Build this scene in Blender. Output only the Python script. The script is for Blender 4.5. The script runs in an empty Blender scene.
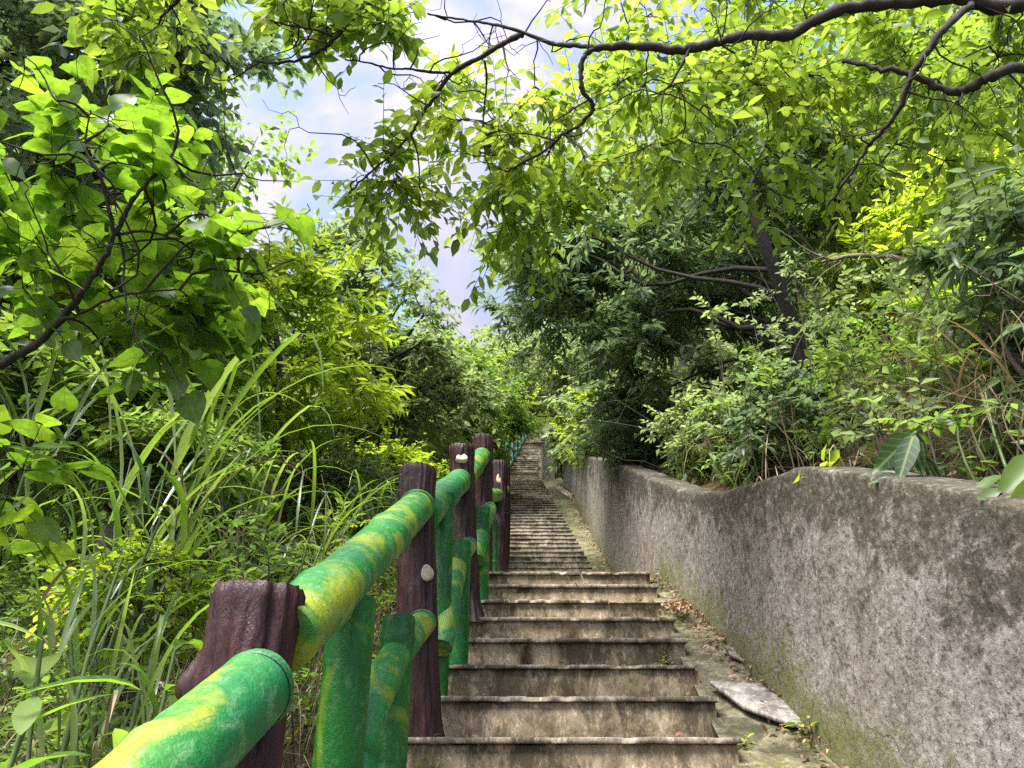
import bpy, math, random
import numpy as np
from mathutils import Vector, Matrix, noise

C = bpy.context.scene.collection
PI = math.pi
F = 775.0
PITCH = math.radians(27.0)
CP, SP = math.cos(PITCH), math.sin(PITCH)
rng = np.random.default_rng(7)

# ------------------------------------------------------------------ geometry of the place
def project(p):
    dep = p[1] * CP + p[2] * SP; u = -p[1] * SP + p[2] * CP
    return 512 + F * p[0] / dep, 384 - F * u / dep, float(np.linalg.norm(p))
def ray(px, py):
    x = (px - 512.0) / F; u = -(py - 384.0) / F
    return np.array([x, CP - u * SP, SP + u * CP])
def atY(px, py, Y):
    r = ray(px, py); return r * (Y / r[1])
def atD(px, py, D):
    r = ray(px, py); return r * (D / np.linalg.norm(r))
def pl(xs, ys):
    return lambda v: float(np.interp(v, xs, ys))

R1, T1, D0, Z0 = 0.165, 0.345, 3.0, 0.13
SY = [-60, -6, 5.415, 7.05, 18.0, 27.5, 34, 60, 400]
SZ = [-6.0, 0.13-0.478*9, 1.285, 1.285, 6.64, 11.9, 13.6, 15.5, 20]
S = pl(SY, SZ)
LX = pl([0, 3, 5.4, 8.6, 18, 27.9, 60], [-0.72, -0.52, -0.34, -0.36, -0.25, 0.62, 2.0])
RX = pl([0, 3, 5.42, 5.6, 8.6, 18, 27.9], [0.60, 0.79, 0.96, 0.86, 0.865, 0.61, 1.30])
WX = pl([0, 2.8, 5.4, 8.6, 17.5, 27.9, 60], [1.17, 1.12, 1.08, 1.12, 1.14, 1.75, 3.0])

def G(x, y):
    """natural ground height beside the stairs"""
    s = S(y); l = LX(y) - 0.03; w = WX(y) + 0.12
    n = 0.10 * noise.noise(Vector((x * 0.8, y * 0.8, 0))) + 0.5 * noise.noise(Vector((x * 0.12, y * 0.12, 3.0))) * min(1, abs(x) / 6)
    if x <= l:
        d = l - x
        return s - 0.16 - 0.22 * min(d, 5) + n * min(1, d)
    if x >= w:
        d = x - w
        return s + 0.55 + 0.42 * min(d, 9) + 0.08 * max(0, min(d - 9, 40)) + n * min(1, d)
    return s - 0.4

# ------------------------------------------------------------------ helpers
def tag(o, label=None, cat=None, group=None, kind=None):
    if label: o['label'] = label
    if cat: o['category'] = cat
    if group: o['group'] = group
    if kind: o['kind'] = kind
    return o
def link(o, parent=None):
    C.objects.link(o)
    if parent is not None:
        o.parent = parent
        o.matrix_parent_inverse = Matrix.Translation(-Vector(parent.location))
    return o
def empty(name, loc, label, cat, group=None):
    o = bpy.data.objects.new(name, None); C.objects.link(o)
    o.location = Vector([float(v) for v in loc]); o.empty_display_size = 0.1
    return tag(o, label, cat, group)
def mesh_tris(name, V, T, mat, parent=None, rnd=None, uv=None, smooth=False):
    V = np.ascontiguousarray(V, dtype=np.float32); T = np.ascontiguousarray(T, dtype=np.int32)
    me = bpy.data.meshes.new(name)
    me.vertices.add(len(V)); me.vertices.foreach_set('co', V.ravel())
    me.loops.add(T.size); me.loops.foreach_set('vertex_index', T.ravel())
    me.polygons.add(len(T)); me.polygons.foreach_set('loop_start', np.arange(0, T.size, 3, dtype=np.int32))
    me.update(calc_edges=True)
    if smooth: me.polygons.foreach_set('use_smooth', np.ones(len(T), dtype=bool))
    if rnd is not None:
        a = me.attributes.new('rnd', 'FLOAT', 'POINT'); a.data.foreach_set('value', np.ascontiguousarray(rnd, dtype=np.float32))
    if uv is not None:
        a = me.attributes.new('luv', 'FLOAT_VECTOR', 'POINT'); a.data.foreach_set('vector', np.ascontiguousarray(uv, dtype=np.float32).ravel())
    me.materials.append(mat)
    return link(bpy.data.objects.new(name, me), parent)
class MB:
    """collects grids / tubes / boxes into one mesh"""
    def __init__(s): s.v = []; s.t = []; s.n = 0
    def add(s, V, T):
        V = np.asarray(V, float); s.v.append(V); s.t.append(np.asarray(T, int) + s.n); s.n += len(V)
    def grid(s, P, flip=False, wrap=False):
        P = np.asarray(P, float); a, b = P.shape[:2]
        idx = np.arange(a * b).reshape(a, b)
        if wrap: idx = np.concatenate([idx, idx[:, :1]], 1)
        q0, q1, q2, q3 = idx[:-1, :-1].ravel(), idx[1:, :-1].ravel(), idx[1:, 1:].ravel(), idx[:-1, 1:].ravel()
        T = np.concatenate([np.stack([q0, q1, q2], 1), np.stack([q0, q2, q3], 1)])
        if flip: T = T[:, ::-1]
        s.add(P.reshape(-1, 3), T)
    def box(s, x0, x1, y0, y1, z0, z1, nx=1, jit=0.0, seed=0, dz=0.0, bev=0.006, chip=False):
        """box with a chamfered profile along x, jittered cross-sections"""
        b = min(bev, (z1 - z0) * .3, (y1 - y0) * .3)
        prof = [(y0 + b, z0), (y0, z0 + b), (y0, z1 - b), (y0 + b, z1), (y1 - b, z1), (y1, z1 - b), (y1, z0 + b), (y1 - b, z0)]
        xs = np.linspace(x0, x1, nx + 1); P = []
        for i, x in enumerate(xs):
            row = []
            for j, (y, z) in enumerate(prof):
                q = Vector((x * 9 + seed * 3.1, j * 1.7 + seed, z * 9))
                m = 0.5 if i in (0, nx) and nx > 1 else 1.0
                ch_ = .014 * max(0.0, noise.noise(Vector((x * 16, seed * 7.7, 2.0))) - .22) / .4 if (chip and j in (1, 2, 3)) else 0.0
                row.append((x, y + ch_ + jit * noise.noise(q), z - ch_ * .5 * (j == 3) + jit * noise.noise(q + Vector((9, 9, 9))) + dz * (x - x0)))
            P.append(row)
        s.grid(P, wrap=True)
        for e, r in ((0, P[0]), (1, P[-1])):
            c = np.mean(r, 0); V = [tuple(c)] + r
            T = [(0, k + 1, (k + 1) % 8 + 1) if e == 0 else (0, (k + 1) % 8 + 1, k + 1) for k in range(8)]
            s.add(V, T)
    def tube(s, pts, rad, sides=8, cap=True):
        pts = [Vector([float(c) for c in p]) for p in pts]; n = len(pts); P = []
        up = Vector((0.13, 0.31, 0.94))
        d0 = (pts[-1] - pts[0]).normalized()
        if abs(d0.dot(up)) > 0.9: up = Vector((0.9, 0.2, 0.1))
        for i, p in enumerate(pts):
            d = (pts[min(i + 1, n - 1)] - pts[max(i - 1, 0)])
            d = d.normalized() if d.length > 1e-9 else d0
            a = d.cross(up); a = a.normalized() if a.length > 1e-6 else d.orthogonal().normalized()
            b = a.cross(d)
            r = rad[i] if hasattr(rad, '__len__') else rad
            P.append([tuple(p + (a * math.cos(2 * PI * k / sides) + b * math.sin(2 * PI * k / sides)) * (r(i, k) if callable(r) else r)) for k in range(sides)])
        s.grid(P, wrap=True)
        if cap:
            for e, row in ((0, P[0]), (1, P[-1])):
                c = tuple(np.mean(row, 0)); s.add([c] + row, [(0, (k + 1) % sides + 1, k + 1) if e == 0 else (0, k + 1, (k + 1) % sides + 1) for k in range(sides)])
    def prisms(s, A, B, ra, rb):
        """many straight three-sided twigs at once"""
        A = np.asarray(A, float); B = np.asarray(B, float)
        if len(A) == 0: return
        d = B - A; d /= np.linalg.norm(d, axis=1)[:, None] + 1e-9
        up = np.tile([0.1, 0.3, 0.95], (len(A), 1)); a = np.cross(d, up); a /= np.linalg.norm(a, axis=1)[:, None] + 1e-9
        b = np.cross(d, a); n = len(A); V = np.zeros((n, 6, 3))
        ra = np.broadcast_to(ra, (n,)); rb = np.broadcast_to(rb, (n,))
        for k in range(3):
            o = a * math.cos(2.094 * k) + b * math.sin(2.094 * k)
            V[:, k] = A + o * ra[:, None]; V[:, 3 + k] = B + o * rb[:, None]
        t = np.array([(0, 1, 4), (0, 4, 3), (1, 2, 5), (1, 5, 4), (2, 0, 3), (2, 3, 5)])
        T = (np.arange(n) * 6)[:, None, None] + t[None]
        s.add(V.reshape(-1, 3), T.reshape(-1, 3))
    def build(s, name, mat, parent=None, smooth=True, rnd=None):
        return mesh_tris(name, np.concatenate(s.v), np.concatenate(s.t), mat, parent, smooth=smooth, rnd=rnd)

def nrm(a): return a / (np.linalg.norm(a, axis=-1, keepdims=True) + 1e-9)

# leaf templates: (x along, y across, z up), triangles, width
def tpl_small(w): return np.array([(0, 0, 0), (.45, w / 2, .05), (1, 0, -.12), (.45, -w / 2, .05)]), np.array([(0, 2, 1), (0, 3, 2)])
def tpl_mid(w, droop=.15):
    h = w / 2
    V = np.array([(0, 0, 0), (.5, 0, -.02), (1, 0, -droop), (.22, h * .85, .05), (.62, h * .9, .02), (.22, -h * .85, .05), (.62, -h * .9, .02)])
    T = np.array([(0, 1, 3), (3, 1, 4), (4, 1, 2), (0, 5, 1), (5, 6, 1), (6, 2, 1)])
    return V, T
def tpl_lance(w, droop=.3):
    xs = [0, .12, .32, .58, .82, 1.0]; hs = [.10, .62, 1.0, .88, .45, 0]
    V = []; T = []
    for x, h in zip(xs, hs):
        z = -droop * x * x
        V += [(x, 0, z), (x, h * w / 2, z + .18 * h * w), (x, -h * w / 2, z + .18 * h * w)]
    for i in range(5):
        a, b = 3 * i, 3 * i + 3
        T += [(a, b, b + 1), (a, b + 1, a + 1), (a, b + 2, b), (a, a + 2, b + 2)]
    return np.array(V), np.array(T)
def tpl_heart(w, droop=.22):
    mid = [(0.0, 0), (.3, 0), (.62, 0), (1.0, 0)]
    edge = [(-.09, .22), (-.02, .38), (.16, .5), (.38, .49), (.60, .36), (.80, .18)]
    V = []; T = []
    f = lambda x, y: (x, y * w, -droop * x * x + .10 * abs(y) + .02 * math.sin(9 * x))
    for x, y in mid: V.append(f(x, y))
    for sgn in (1, -1):
        o = len(V)
        for x, y in edge: V.append(f(x, sgn * y))
        for tri in ((0, o + 1, o), (0, 1, o + 1), (1, o + 2, o + 1), (1, o + 3, o + 2), (1, 2, o + 3), (2, o + 4, o + 3), (2, o + 5, o + 4), (2, 3, o + 5)):
            T.append(tri if sgn == 1 else tri[::-1])
    return np.array(V), np.array(T)
SMALL, SLIM = tpl_small(.48), tpl_small(.30)
OVATE, BROAD = tpl_mid(.46), tpl_mid(.62)
LANCE = tpl_lance(.26)
HEART = tpl_heart(.92)

def leaves(P, D, N, size, tpl, r, bright=None):
    """leaf polygons; returns V, T, rnd, uv"""
    tv, tt = tpl; n = len(P)
    X = nrm(D); Y = nrm(np.cross(N, X)); Z = np.cross(X, Y)
    s = np.broadcast_to(size, (n,)) * r.uniform(.65, 1.25, n)
    wy = r.uniform(.8, 1.2, n); cz = r.uniform(.3, 1.9, n)
    V = P[:, None] + s[:, None, None] * (tv[None, :, 0, None] * X[:, None] + (tv[None, :, 1] * wy[:, None])[..., None] * Y[:, None] + (tv[None, :, 2] * cz[:, None])[..., None] * Z[:, None])
    T = (np.arange(n) * len(tv))[:, None, None] + tt[None]
    q = r.random(n) if bright is None else bright
    uv = np.tile(np.concatenate([tv[:, :2], np.zeros((len(tv), 1))], 1)[None], (n, 1, 1)); uv[:, :, 2] = r.random(n)[:, None]
    return V.reshape(-1, 3), T.reshape(-1, 3), np.repeat(q, len(tv)), uv.reshape(-1, 3)

class Crown:
    def __init__(s, seed): s.r = np.random.default_rng(seed); s.L = []; s.n = 0; s.tw = MB(); s.hastw = False
    def put(s, P, D, N, size, tpl, bright=None):
        V, T, q, uv = leaves(np.asarray(P), D, N, size, tpl, s.r, bright); s.L.append((V, T + s.n, q, uv)); s.n += len(V)
    def clump(s, Cn, axis, ntwig, nleaf, rad, size, tpl, droop=.2, flat=.6, twig_r=.003, twigs=True, spread=1.0):
        """Cn (m,3) clump centres, axis (m,3) growth direction; every clump is a spray of leafy twigs"""
        r = s.r; m = len(Cn)
        A = np.repeat(Cn, ntwig, 0); ax = np.repeat(nrm(axis), ntwig, 0)
        d = r.normal(size=(len(A), 3)); d[:, 2] *= flat; d = nrm(nrm(d) * spread + ax * .55)
        L = rad * r.uniform(.45, 1.15, len(A))
        B = A + d * L[:, None]; B[:, 2] -= droop * L * r.uniform(.3, 1, len(A))
        if twigs:
            s.tw.prisms(A, B, twig_r, twig_r * .5); s.hastw = True
        k = len(A) * nleaf
        t = np.tile(np.linspace(.15, 1.0, nleaf), len(A)) + r.uniform(-.04, .04, k)
        A2 = np.repeat(A, nleaf, 0); B2 = np.repeat(B, nleaf, 0); P = A2 + (B2 - A2) * t[:, None]
        dd = nrm(B2 - A2); side = nrm(np.cross(dd, [0.02, .01, 1.0])); sg = np.tile(np.where(np.arange(nleaf) % 2, 1.0, -1.0), len(A))
        D = dd * r.uniform(.25, .9, k)[:, None] + side * (sg * r.uniform(.4, 1.0, k))[:, None] + r.normal(size=(k, 3)) * .28
        D[:, 2] -= droop * 1.1
        N = np.tile([0, 0, 1.0], (k, 1)) + r.normal(size=(k, 3)) * .42
        base = np.repeat(r.random(m), ntwig * nleaf)
        s.put(P, D, N, size, tpl, np.clip(.55 * base + .45 * r.random(k), 0, 1))
    def build(s, name, mat, parent=None, smooth=False):
        V = np.concatenate([l[0] for l in s.L]); T = np.concatenate([l[1] for l in s.L])
        return mesh_tris(name, V, T, mat, parent, np.concatenate([l[2] for l in s.L]), np.concatenate([l[3] for l in s.L]), smooth=smooth)

def wander(a, b, n, amp, r, sag=0.0):
    a = np.asarray(a, float); b = np.asarray(b, float); t = np.linspace(0, 1, n)[:, None]
    L = np.linalg.norm(b - a); k = r.normal(size=(3, 3)) * amp * L
    P = a + (b - a) * t
    P += np.sin(PI * t) * k[0] + .5 * np.sin(2 * PI * t) * k[1] + .35 * np.sin(3 * PI * t) * k[2]
    P[:, 2] += np.sin(PI * t[:, 0]) * sag * L
    return P

def ellipsoid(r, c, rad, n, hollow=.35):
    d = nrm(r.normal(size=(n, 3))); q = r.uniform(hollow ** 3, 1, n) ** (1 / 3)
    return np.asarray(c) + d * q[:, None] * np.asarray(rad), d

def make_tree(name, label, cat, seed, trunk, tr, ells, leafmat, tpl, size, barkmat, ntwig=8, nleaf=14, rad=.5, hubs=8, droop=.2, group=None, limb_r=.35, twigs=True, twig_r=.003, maxz=None, keep=None, corridor=True):
    """trunk: polyline (world). ells: [(centre, radii, number of clumps)]"""
    r = np.random.default_rng(seed); trunk = np.asarray(trunk, float)
    root = empty(name, trunk[0], label, cat, group)
    tp = []
    for i in range(len(trunk) - 1):
        seg = wander(trunk[i], trunk[i + 1], 6, .02, r); tp += list(seg[:-1])
    tp.append(trunk[-1]); tp = np.array(tp); n = len(tp)
    mb = MB(); rr = [tr * (1.25 if i == 0 else 1.0) * (1 - .6 * i / n) * (1 + .1 * r.normal()) for i in range(n)]
    mb.tube(tp, rr, 9); mb.build('trunk', barkmat, root)
    cen = []; ax = []
    for c, e, k in ells:
        a, b = ellipsoid(r, c, e, k); cen.append(a); ax.append(b)
    cen = np.concatenate(cen); ax = np.concatenate(ax)
    if keep is not None:
        m = np.array([keep(p) for p in cen]); cen, ax = cen[m], ax[m]
    pr = [project(p) for p in cen]
    m = np.array([not (752 < q[0] < 812 and 235 < q[1] < 350 and q[2] < 7.6) for q in pr])
    if corridor: cen, ax = cen[m], ax[m]
    ax = ax * np.array([1, 1, .6]) + np.array([0, 0, .35])
    hb = cen[r.choice(len(cen), min(hubs, len(cen)), replace=False)]
    br = MB(); limbs = []
    for h in hb:
        zz = h[2] - .45 * np.linalg.norm(h[:2] - tp[-1][:2]) - .3
        i = int(np.argmin(np.abs(tp[:, 2] - zz) + (np.arange(n) < n * .35) * 2))
        P = wander(tp[i], h, 9, .05, r, sag=.05); limbs.append(P)
        w = rr[i] * limb_r * 1.3
        br.tube(P, np.linspace(w, w * .3, 9), 6, cap=False)
    allp = np.concatenate([P[3:] for P in limbs])
    for c in cen:
        j = int(np.argmin(np.linalg.norm(allp - c, axis=1) + .1 * r.random(len(allp))))
        P = wander(allp[j], c, 5, .06, r, sag=.03); w = tr * .09 + .003
        br.tube(P, np.linspace(w, w * .35, 5), 4, cap=False)
    cr = Crown(seed + 1)
    cr.clump(cen, ax, ntwig, nleaf, rad, size, tpl, droop, twigs=twigs, twig_r=twig_r)
    if twigs: br.v += cr.tw.v; br.t += [t + br.n for t in cr.tw.t]; br.n += cr.tw.n
    br.build('branch', barkmat, root)
    cr.build('crown', leafmat, root)
    return root

# ------------------------------------------------------------------ materials
def newmat(name):
    m = bpy.data.materials.new(name); m.use_nodes = True; nt = m.node_tree; nt.nodes.clear()
    return m, nt, nt.nodes, nt.links
def N_(nt, typ, **kw):
    n = nt.nodes.new(typ)
    for k, v in kw.items():
        if k in n.inputs.keys(): n.inputs[k].default_value = v
        else: setattr(n, k, v)
    return n
def ramp(nt, fac, stops, interp='LINEAR'):
    n = nt.nodes.new('ShaderNodeValToRGB'); cr = n.color_ramp; cr.interpolation = interp
    while len(cr.elements) < len(stops): cr.elements.new(.5)
    for e, (p, c) in zip(cr.elements, stops): e.position = p; e.color = (*c, 1) if len(c) == 3 else c
    nt.links.new(fac, n.inputs[0]); return n.outputs[0]
def mixc(nt, f, a, b, blend='MIX'):
    n = nt.nodes.new('ShaderNodeMix'); n.data_type = 'RGBA'; n.blend_type = blend
    for s, v in ((0, f), (6, a), (7, b)):
        if isinstance(v, (int, float)): n.inputs[s].default_value = v
        elif isinstance(v, tuple): n.inputs[s].default_value = (*v, 1)
        else: nt.links.new(v, n.inputs[s])
    return n.outputs[2]
def noise_t(nt, vec, scale, detail=5, rough=.6, dist=0.0):
    n = N_(nt, 'ShaderNodeTexNoise', Scale=scale, Detail=detail, Roughness=rough, Distortion=dist)
    nt.links.new(vec, n.inputs['Vector']); return n.outputs['Fac']
def geo_pos(nt, scale=(1, 1, 1)):
    g = nt.nodes.new('ShaderNodeNewGeometry'); m = nt.nodes.new('ShaderNodeMapping'); m.inputs['Scale'].default_value = scale
    nt.links.new(g.outputs['Position'], m.inputs['Vector']); return m.outputs[0]
def finish(nt, col, rough=.7, bump=None, bstr=.4, bdist=.01, spec=.4, coat=0):
    p = N_(nt, 'ShaderNodeBsdfPrincipled', Roughness=rough) if isinstance(rough, (int, float)) else N_(nt, 'ShaderNodeBsdfPrincipled')
    if not isinstance(rough, (int, float)): nt.links.new(rough, p.inputs['Roughness'])
    p.inputs['Specular IOR Level'].default_value = spec
    if coat: p.inputs['Coat Weight'].default_value = coat; p.inputs['Coat Roughness'].default_value = .2
    nt.links.new(col, p.inputs['Base Color'])
    if bump is not None:
        b = N_(nt, 'ShaderNodeBump', Strength=bstr, Distance=bdist); nt.links.new(bump, b.inputs['Height']); nt.links.new(b.outputs[0], p.inputs['Normal'])
    o = nt.nodes.new('ShaderNodeOutputMaterial'); nt.links.new(p.outputs[0], o.inputs[0])

def leaf_mat(name, stops, trans, tw=.45, rough=.42, veins=False, spec=.5):
    """stops: reflectance colours over the per-leaf random; trans: same for light passing through"""
    m, nt, nd, lk = newmat(name)
    a = N_(nt, 'ShaderNodeAttribute', attribute_name='rnd')
    col = ramp(nt, a.outputs['Fac'], stops); tc = ramp(nt, a.outputs['Fac'], trans)
    if veins:
        u = N_(nt, 'ShaderNodeAttribute', attribute_name='luv'); sx = nd.new('ShaderNodeSeparateXYZ'); lk.new(u.outputs['Vector'], sx.inputs[0])
        ab = N_(nt, 'ShaderNodeMath', operation='ABSOLUTE'); lk.new(sx.outputs[1], ab.inputs[0])
        # midrib and slanting side veins
        k = N_(nt, 'ShaderNodeMath', operation='MULTIPLY_ADD'); lk.new(ab.outputs[0], k.inputs[0]); k.inputs[1].default_value = -.8; lk.new(sx.outputs[0], k.inputs[2])
        w = N_(nt, 'ShaderNodeMath', operation='MULTIPLY'); lk.new(k.outputs[0], w.inputs[0]); w.inputs[1].default_value = 42.0
        sn = N_(nt, 'ShaderNodeMath', operation='SINE'); lk.new(w.outputs[0], sn.inputs[0])
        v1 = ramp(nt, sn.outputs[0], [(.86, (0, 0, 0)), (1.0, (.5, .5, .5))])
        v2 = ramp(nt, ab.outputs[0], [(.008, (1, 1, 1)), (.03, (0, 0, 0))])
        v = mixc(nt, 1.0, v1, v2, 'LIGHTEN')
        bl = noise_t(nt, geo_pos(nt), 45, 5, .7); bm = ramp(nt, bl, [(.35, (.55, .6, .5)), (.6, (1, 1, 1)), (.8, (1.25, 1.15, .9))]); col = mixc(nt, 1.0, col, bm, 'MULTIPLY'); tc = mixc(nt, 1.0, tc, bm, 'MULTIPLY')
        col = mixc(nt, v, col, (.14, .2, .07)); tc = mixc(nt, v, tc, mixc(nt, .5, tc, (0.1, .16, .02)))
    p = N_(nt, 'ShaderNodeBsdfPrincipled', Roughness=rough); p.inputs['Specular IOR Level'].default_value = spec
    lk.new(col, p.inputs['Base Color'])
    t = nd.new('ShaderNodeBsdfTranslucent'); lk.new(tc, t.inputs[0])
    mx = N_(nt, 'ShaderNodeMixShader'); mx.inputs[0].default_value = tw
    lk.new(p.outputs[0], mx.inputs[1]); lk.new(t.outputs[0], mx.inputs[2])
    o = nd.new('ShaderNodeOutputMaterial'); lk.new(mx.outputs[0], o.inputs[0]); return m

L_DEEP = leaf_mat('leaf_deep', [(0, (.015, .045, .012)), (1, (.03, .075, .015))], [(0, (.04, .12, .01)), (1, (.1, .25, .02))], .35, rough=.5, veins=True, spec=.3)
L_BRIGHT = leaf_mat('leaf_bright', [(0, (.04, .09, .015)), (.5, (.06, .125, .02)), (1, (.09, .16, .025))], [(0, (.2, .40, .02)), (.6, (.3, .52, .03)), (1, (.45, .64, .04))], .54, veins=True)
L_OVER = leaf_mat('leaf_overhead', [(0, (.05, .10, .015)), (.5, (.08, .15, .02)), (1, (.12, .19, .03))], [(0, (.24, .39, .035)), (.6, (.38, .54, .05)), (1, (.56, .67, .08))], .52)
L_MID = leaf_mat('leaf_mid', [(0, (.055, .095, .025)), (.5, (.085, .14, .035)), (1, (.13, .19, .045))], [(0, (.18, .32, .05)), (.6, (.3, .48, .06)), (1, (.46, .6, .07))], .48)
L_DARK = leaf_mat('leaf_dark', [(0, (.065, .10, .065)), (.6, (.10, .145, .08)), (1, (.14, .19, .075))], [(0, (.20, .31, .13)), (.7, (.30, .44, .15)), (1, (.45, .58, .15))], .46, rough=.36)
L_GREY = leaf_mat('leaf_greygreen', [(0, (.07, .10, .05)), (.5, (.11, .15, .07)), (1, (.16, .21, .08))], [(0, (.24, .34, .12)), (.6, (.36, .48, .15)), (1, (.5, .62, .16))], .48, rough=.38)
L_LIME = leaf_mat('leaf_lime', [(0, (.07, .13, .02)), (.5, (.10, .17, .025)), (1, (.14, .20, .03))], [(0, (.36, .56, .03)), (.6, (.54, .71, .04)), (1, (.72, .83, .06))], .52)
L_GRASS = leaf_mat('grass_blade', [(0, (.07, .12, .03)), (.5, (.13, .20, .05)), (1, (.26, .32, .15))], [(0, (.2, .4, .03)), (.6, (.36, .58, .05)), (1, (.5, .65, .1))], .42, rough=.28, spec=.8)
L_DRY = leaf_mat('dry_leaf', [(0, (.12, .08, .045)), (.5, (.24, .18, .10)), (1, (.42, .34, .22))], [(0, (.2, .14, .06)), (1, (.42, .34, .18))], .22, rough=.7)
L_FALLEN = leaf_mat('fallen_leaf', [(0, (.14, .06, .035)), (.5, (.30, .15, .09)), (1, (.48, .32, .2))], [(0, (.2, .1, .03)), (1, (.4, .28, .12))], .12, rough=.7)

def bark(name, a, b, sc=1.0):
    m, nt, nd, lk = newmat(name); v = geo_pos(nt, (14 * sc, 14 * sc, 3 * sc))
    f = noise_t(nt, v, 2.5, 6, .7); col = ramp(nt, f, [(.3, a), (.7, b)])
    finish(nt, col, .85, f, .6, .02); return m
BARK_DARK = bark('bark_dark', (.008, .007, .005), (.036, .030, .022))
BARK_PALE = bark('bark_pale', (.09, .075, .055), (.24, .20, .15))
BARK_MID = bark('bark_mid', (.04, .032, .024), (.12, .10, .075))
TWIG_DRY = bark('dry_twig', (.07, .05, .032), (.22, .165, .11), 2)

def m_concrete(name, base, light, dark, mossy=.5, wet=1.0, wallmode=False):
    m, nt, nd, lk = newmat(name)
    v = geo_pos(nt); vs = geo_pos(nt, (1.0, 1.0, .5))
    big = noise_t(nt, v, 1.3, 5, .65); fine = noise_t(nt, v, 38, 6, .7); med = noise_t(nt, v, 7, 6, .7, .6)
    streak = noise_t(nt, vs, 8, 9, .82, .3); streak2 = noise_t(nt, vs, 34, 7, .8, .2)
    col = ramp(nt, med, [(.3, base), (.7, light)])
    col = mixc(nt, ramp(nt, streak2, [(.54, (0, 0, 0)), (.60, (.75, .75, .75))]), col, tuple(min(1, c * 1.75) for c in light))
    col = mixc(nt, ramp(nt, streak, [(.45, (0, 0, 0)), (.57, (wet, wet, wet))]), col, dark)
    mask = ramp(nt, mixc(nt, .5, big, streak), [(.47, (0, 0, 0)), (.56, (.85, .85, .85))])
    col = mixc(nt, mask, col, tuple(c * .8 for c in dark))
    mm = ramp(nt, mixc(nt, .45, noise_t(nt, v, 2.3, 5, .7), fine), [(.60 - .12 * mossy, (0, 0, 0)), (.70 - .12 * mossy, (1, 1, 1))])
    col = mixc(nt, mixc(nt, 1.0, mm, (mossy, mossy, mossy), 'MULTIPLY'), col, ramp(nt, fine, [(.3, (.045, .06, .012)), (.7, (.17, .19, .035))]))
    h = mixc(nt, .5, fine, streak2)
    finish(nt, col, .9, h, .8, .012, .25); return m, nt

M_STEP, _ = m_concrete('step_concrete', (.19, .145, .085), (.33, .265, .17), (.05, .041, .024), .5, .55)
M_NOSE, _ = m_concrete('nosing_concrete', (.20, .172, .125), (.32, .28, .215), (.06, .052, .036), .4, .6)
M_RAMP, _ = m_concrete('ramp_concrete', (.11, .10, .055), (.21, .19, .125), (.045, .044, .022), .8, .6)
M_SLAB, _ = m_concrete('slab_concrete', (.24, .22, .195), (.38, .35, .32), (.10, .09, .075), .15, .6)

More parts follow.
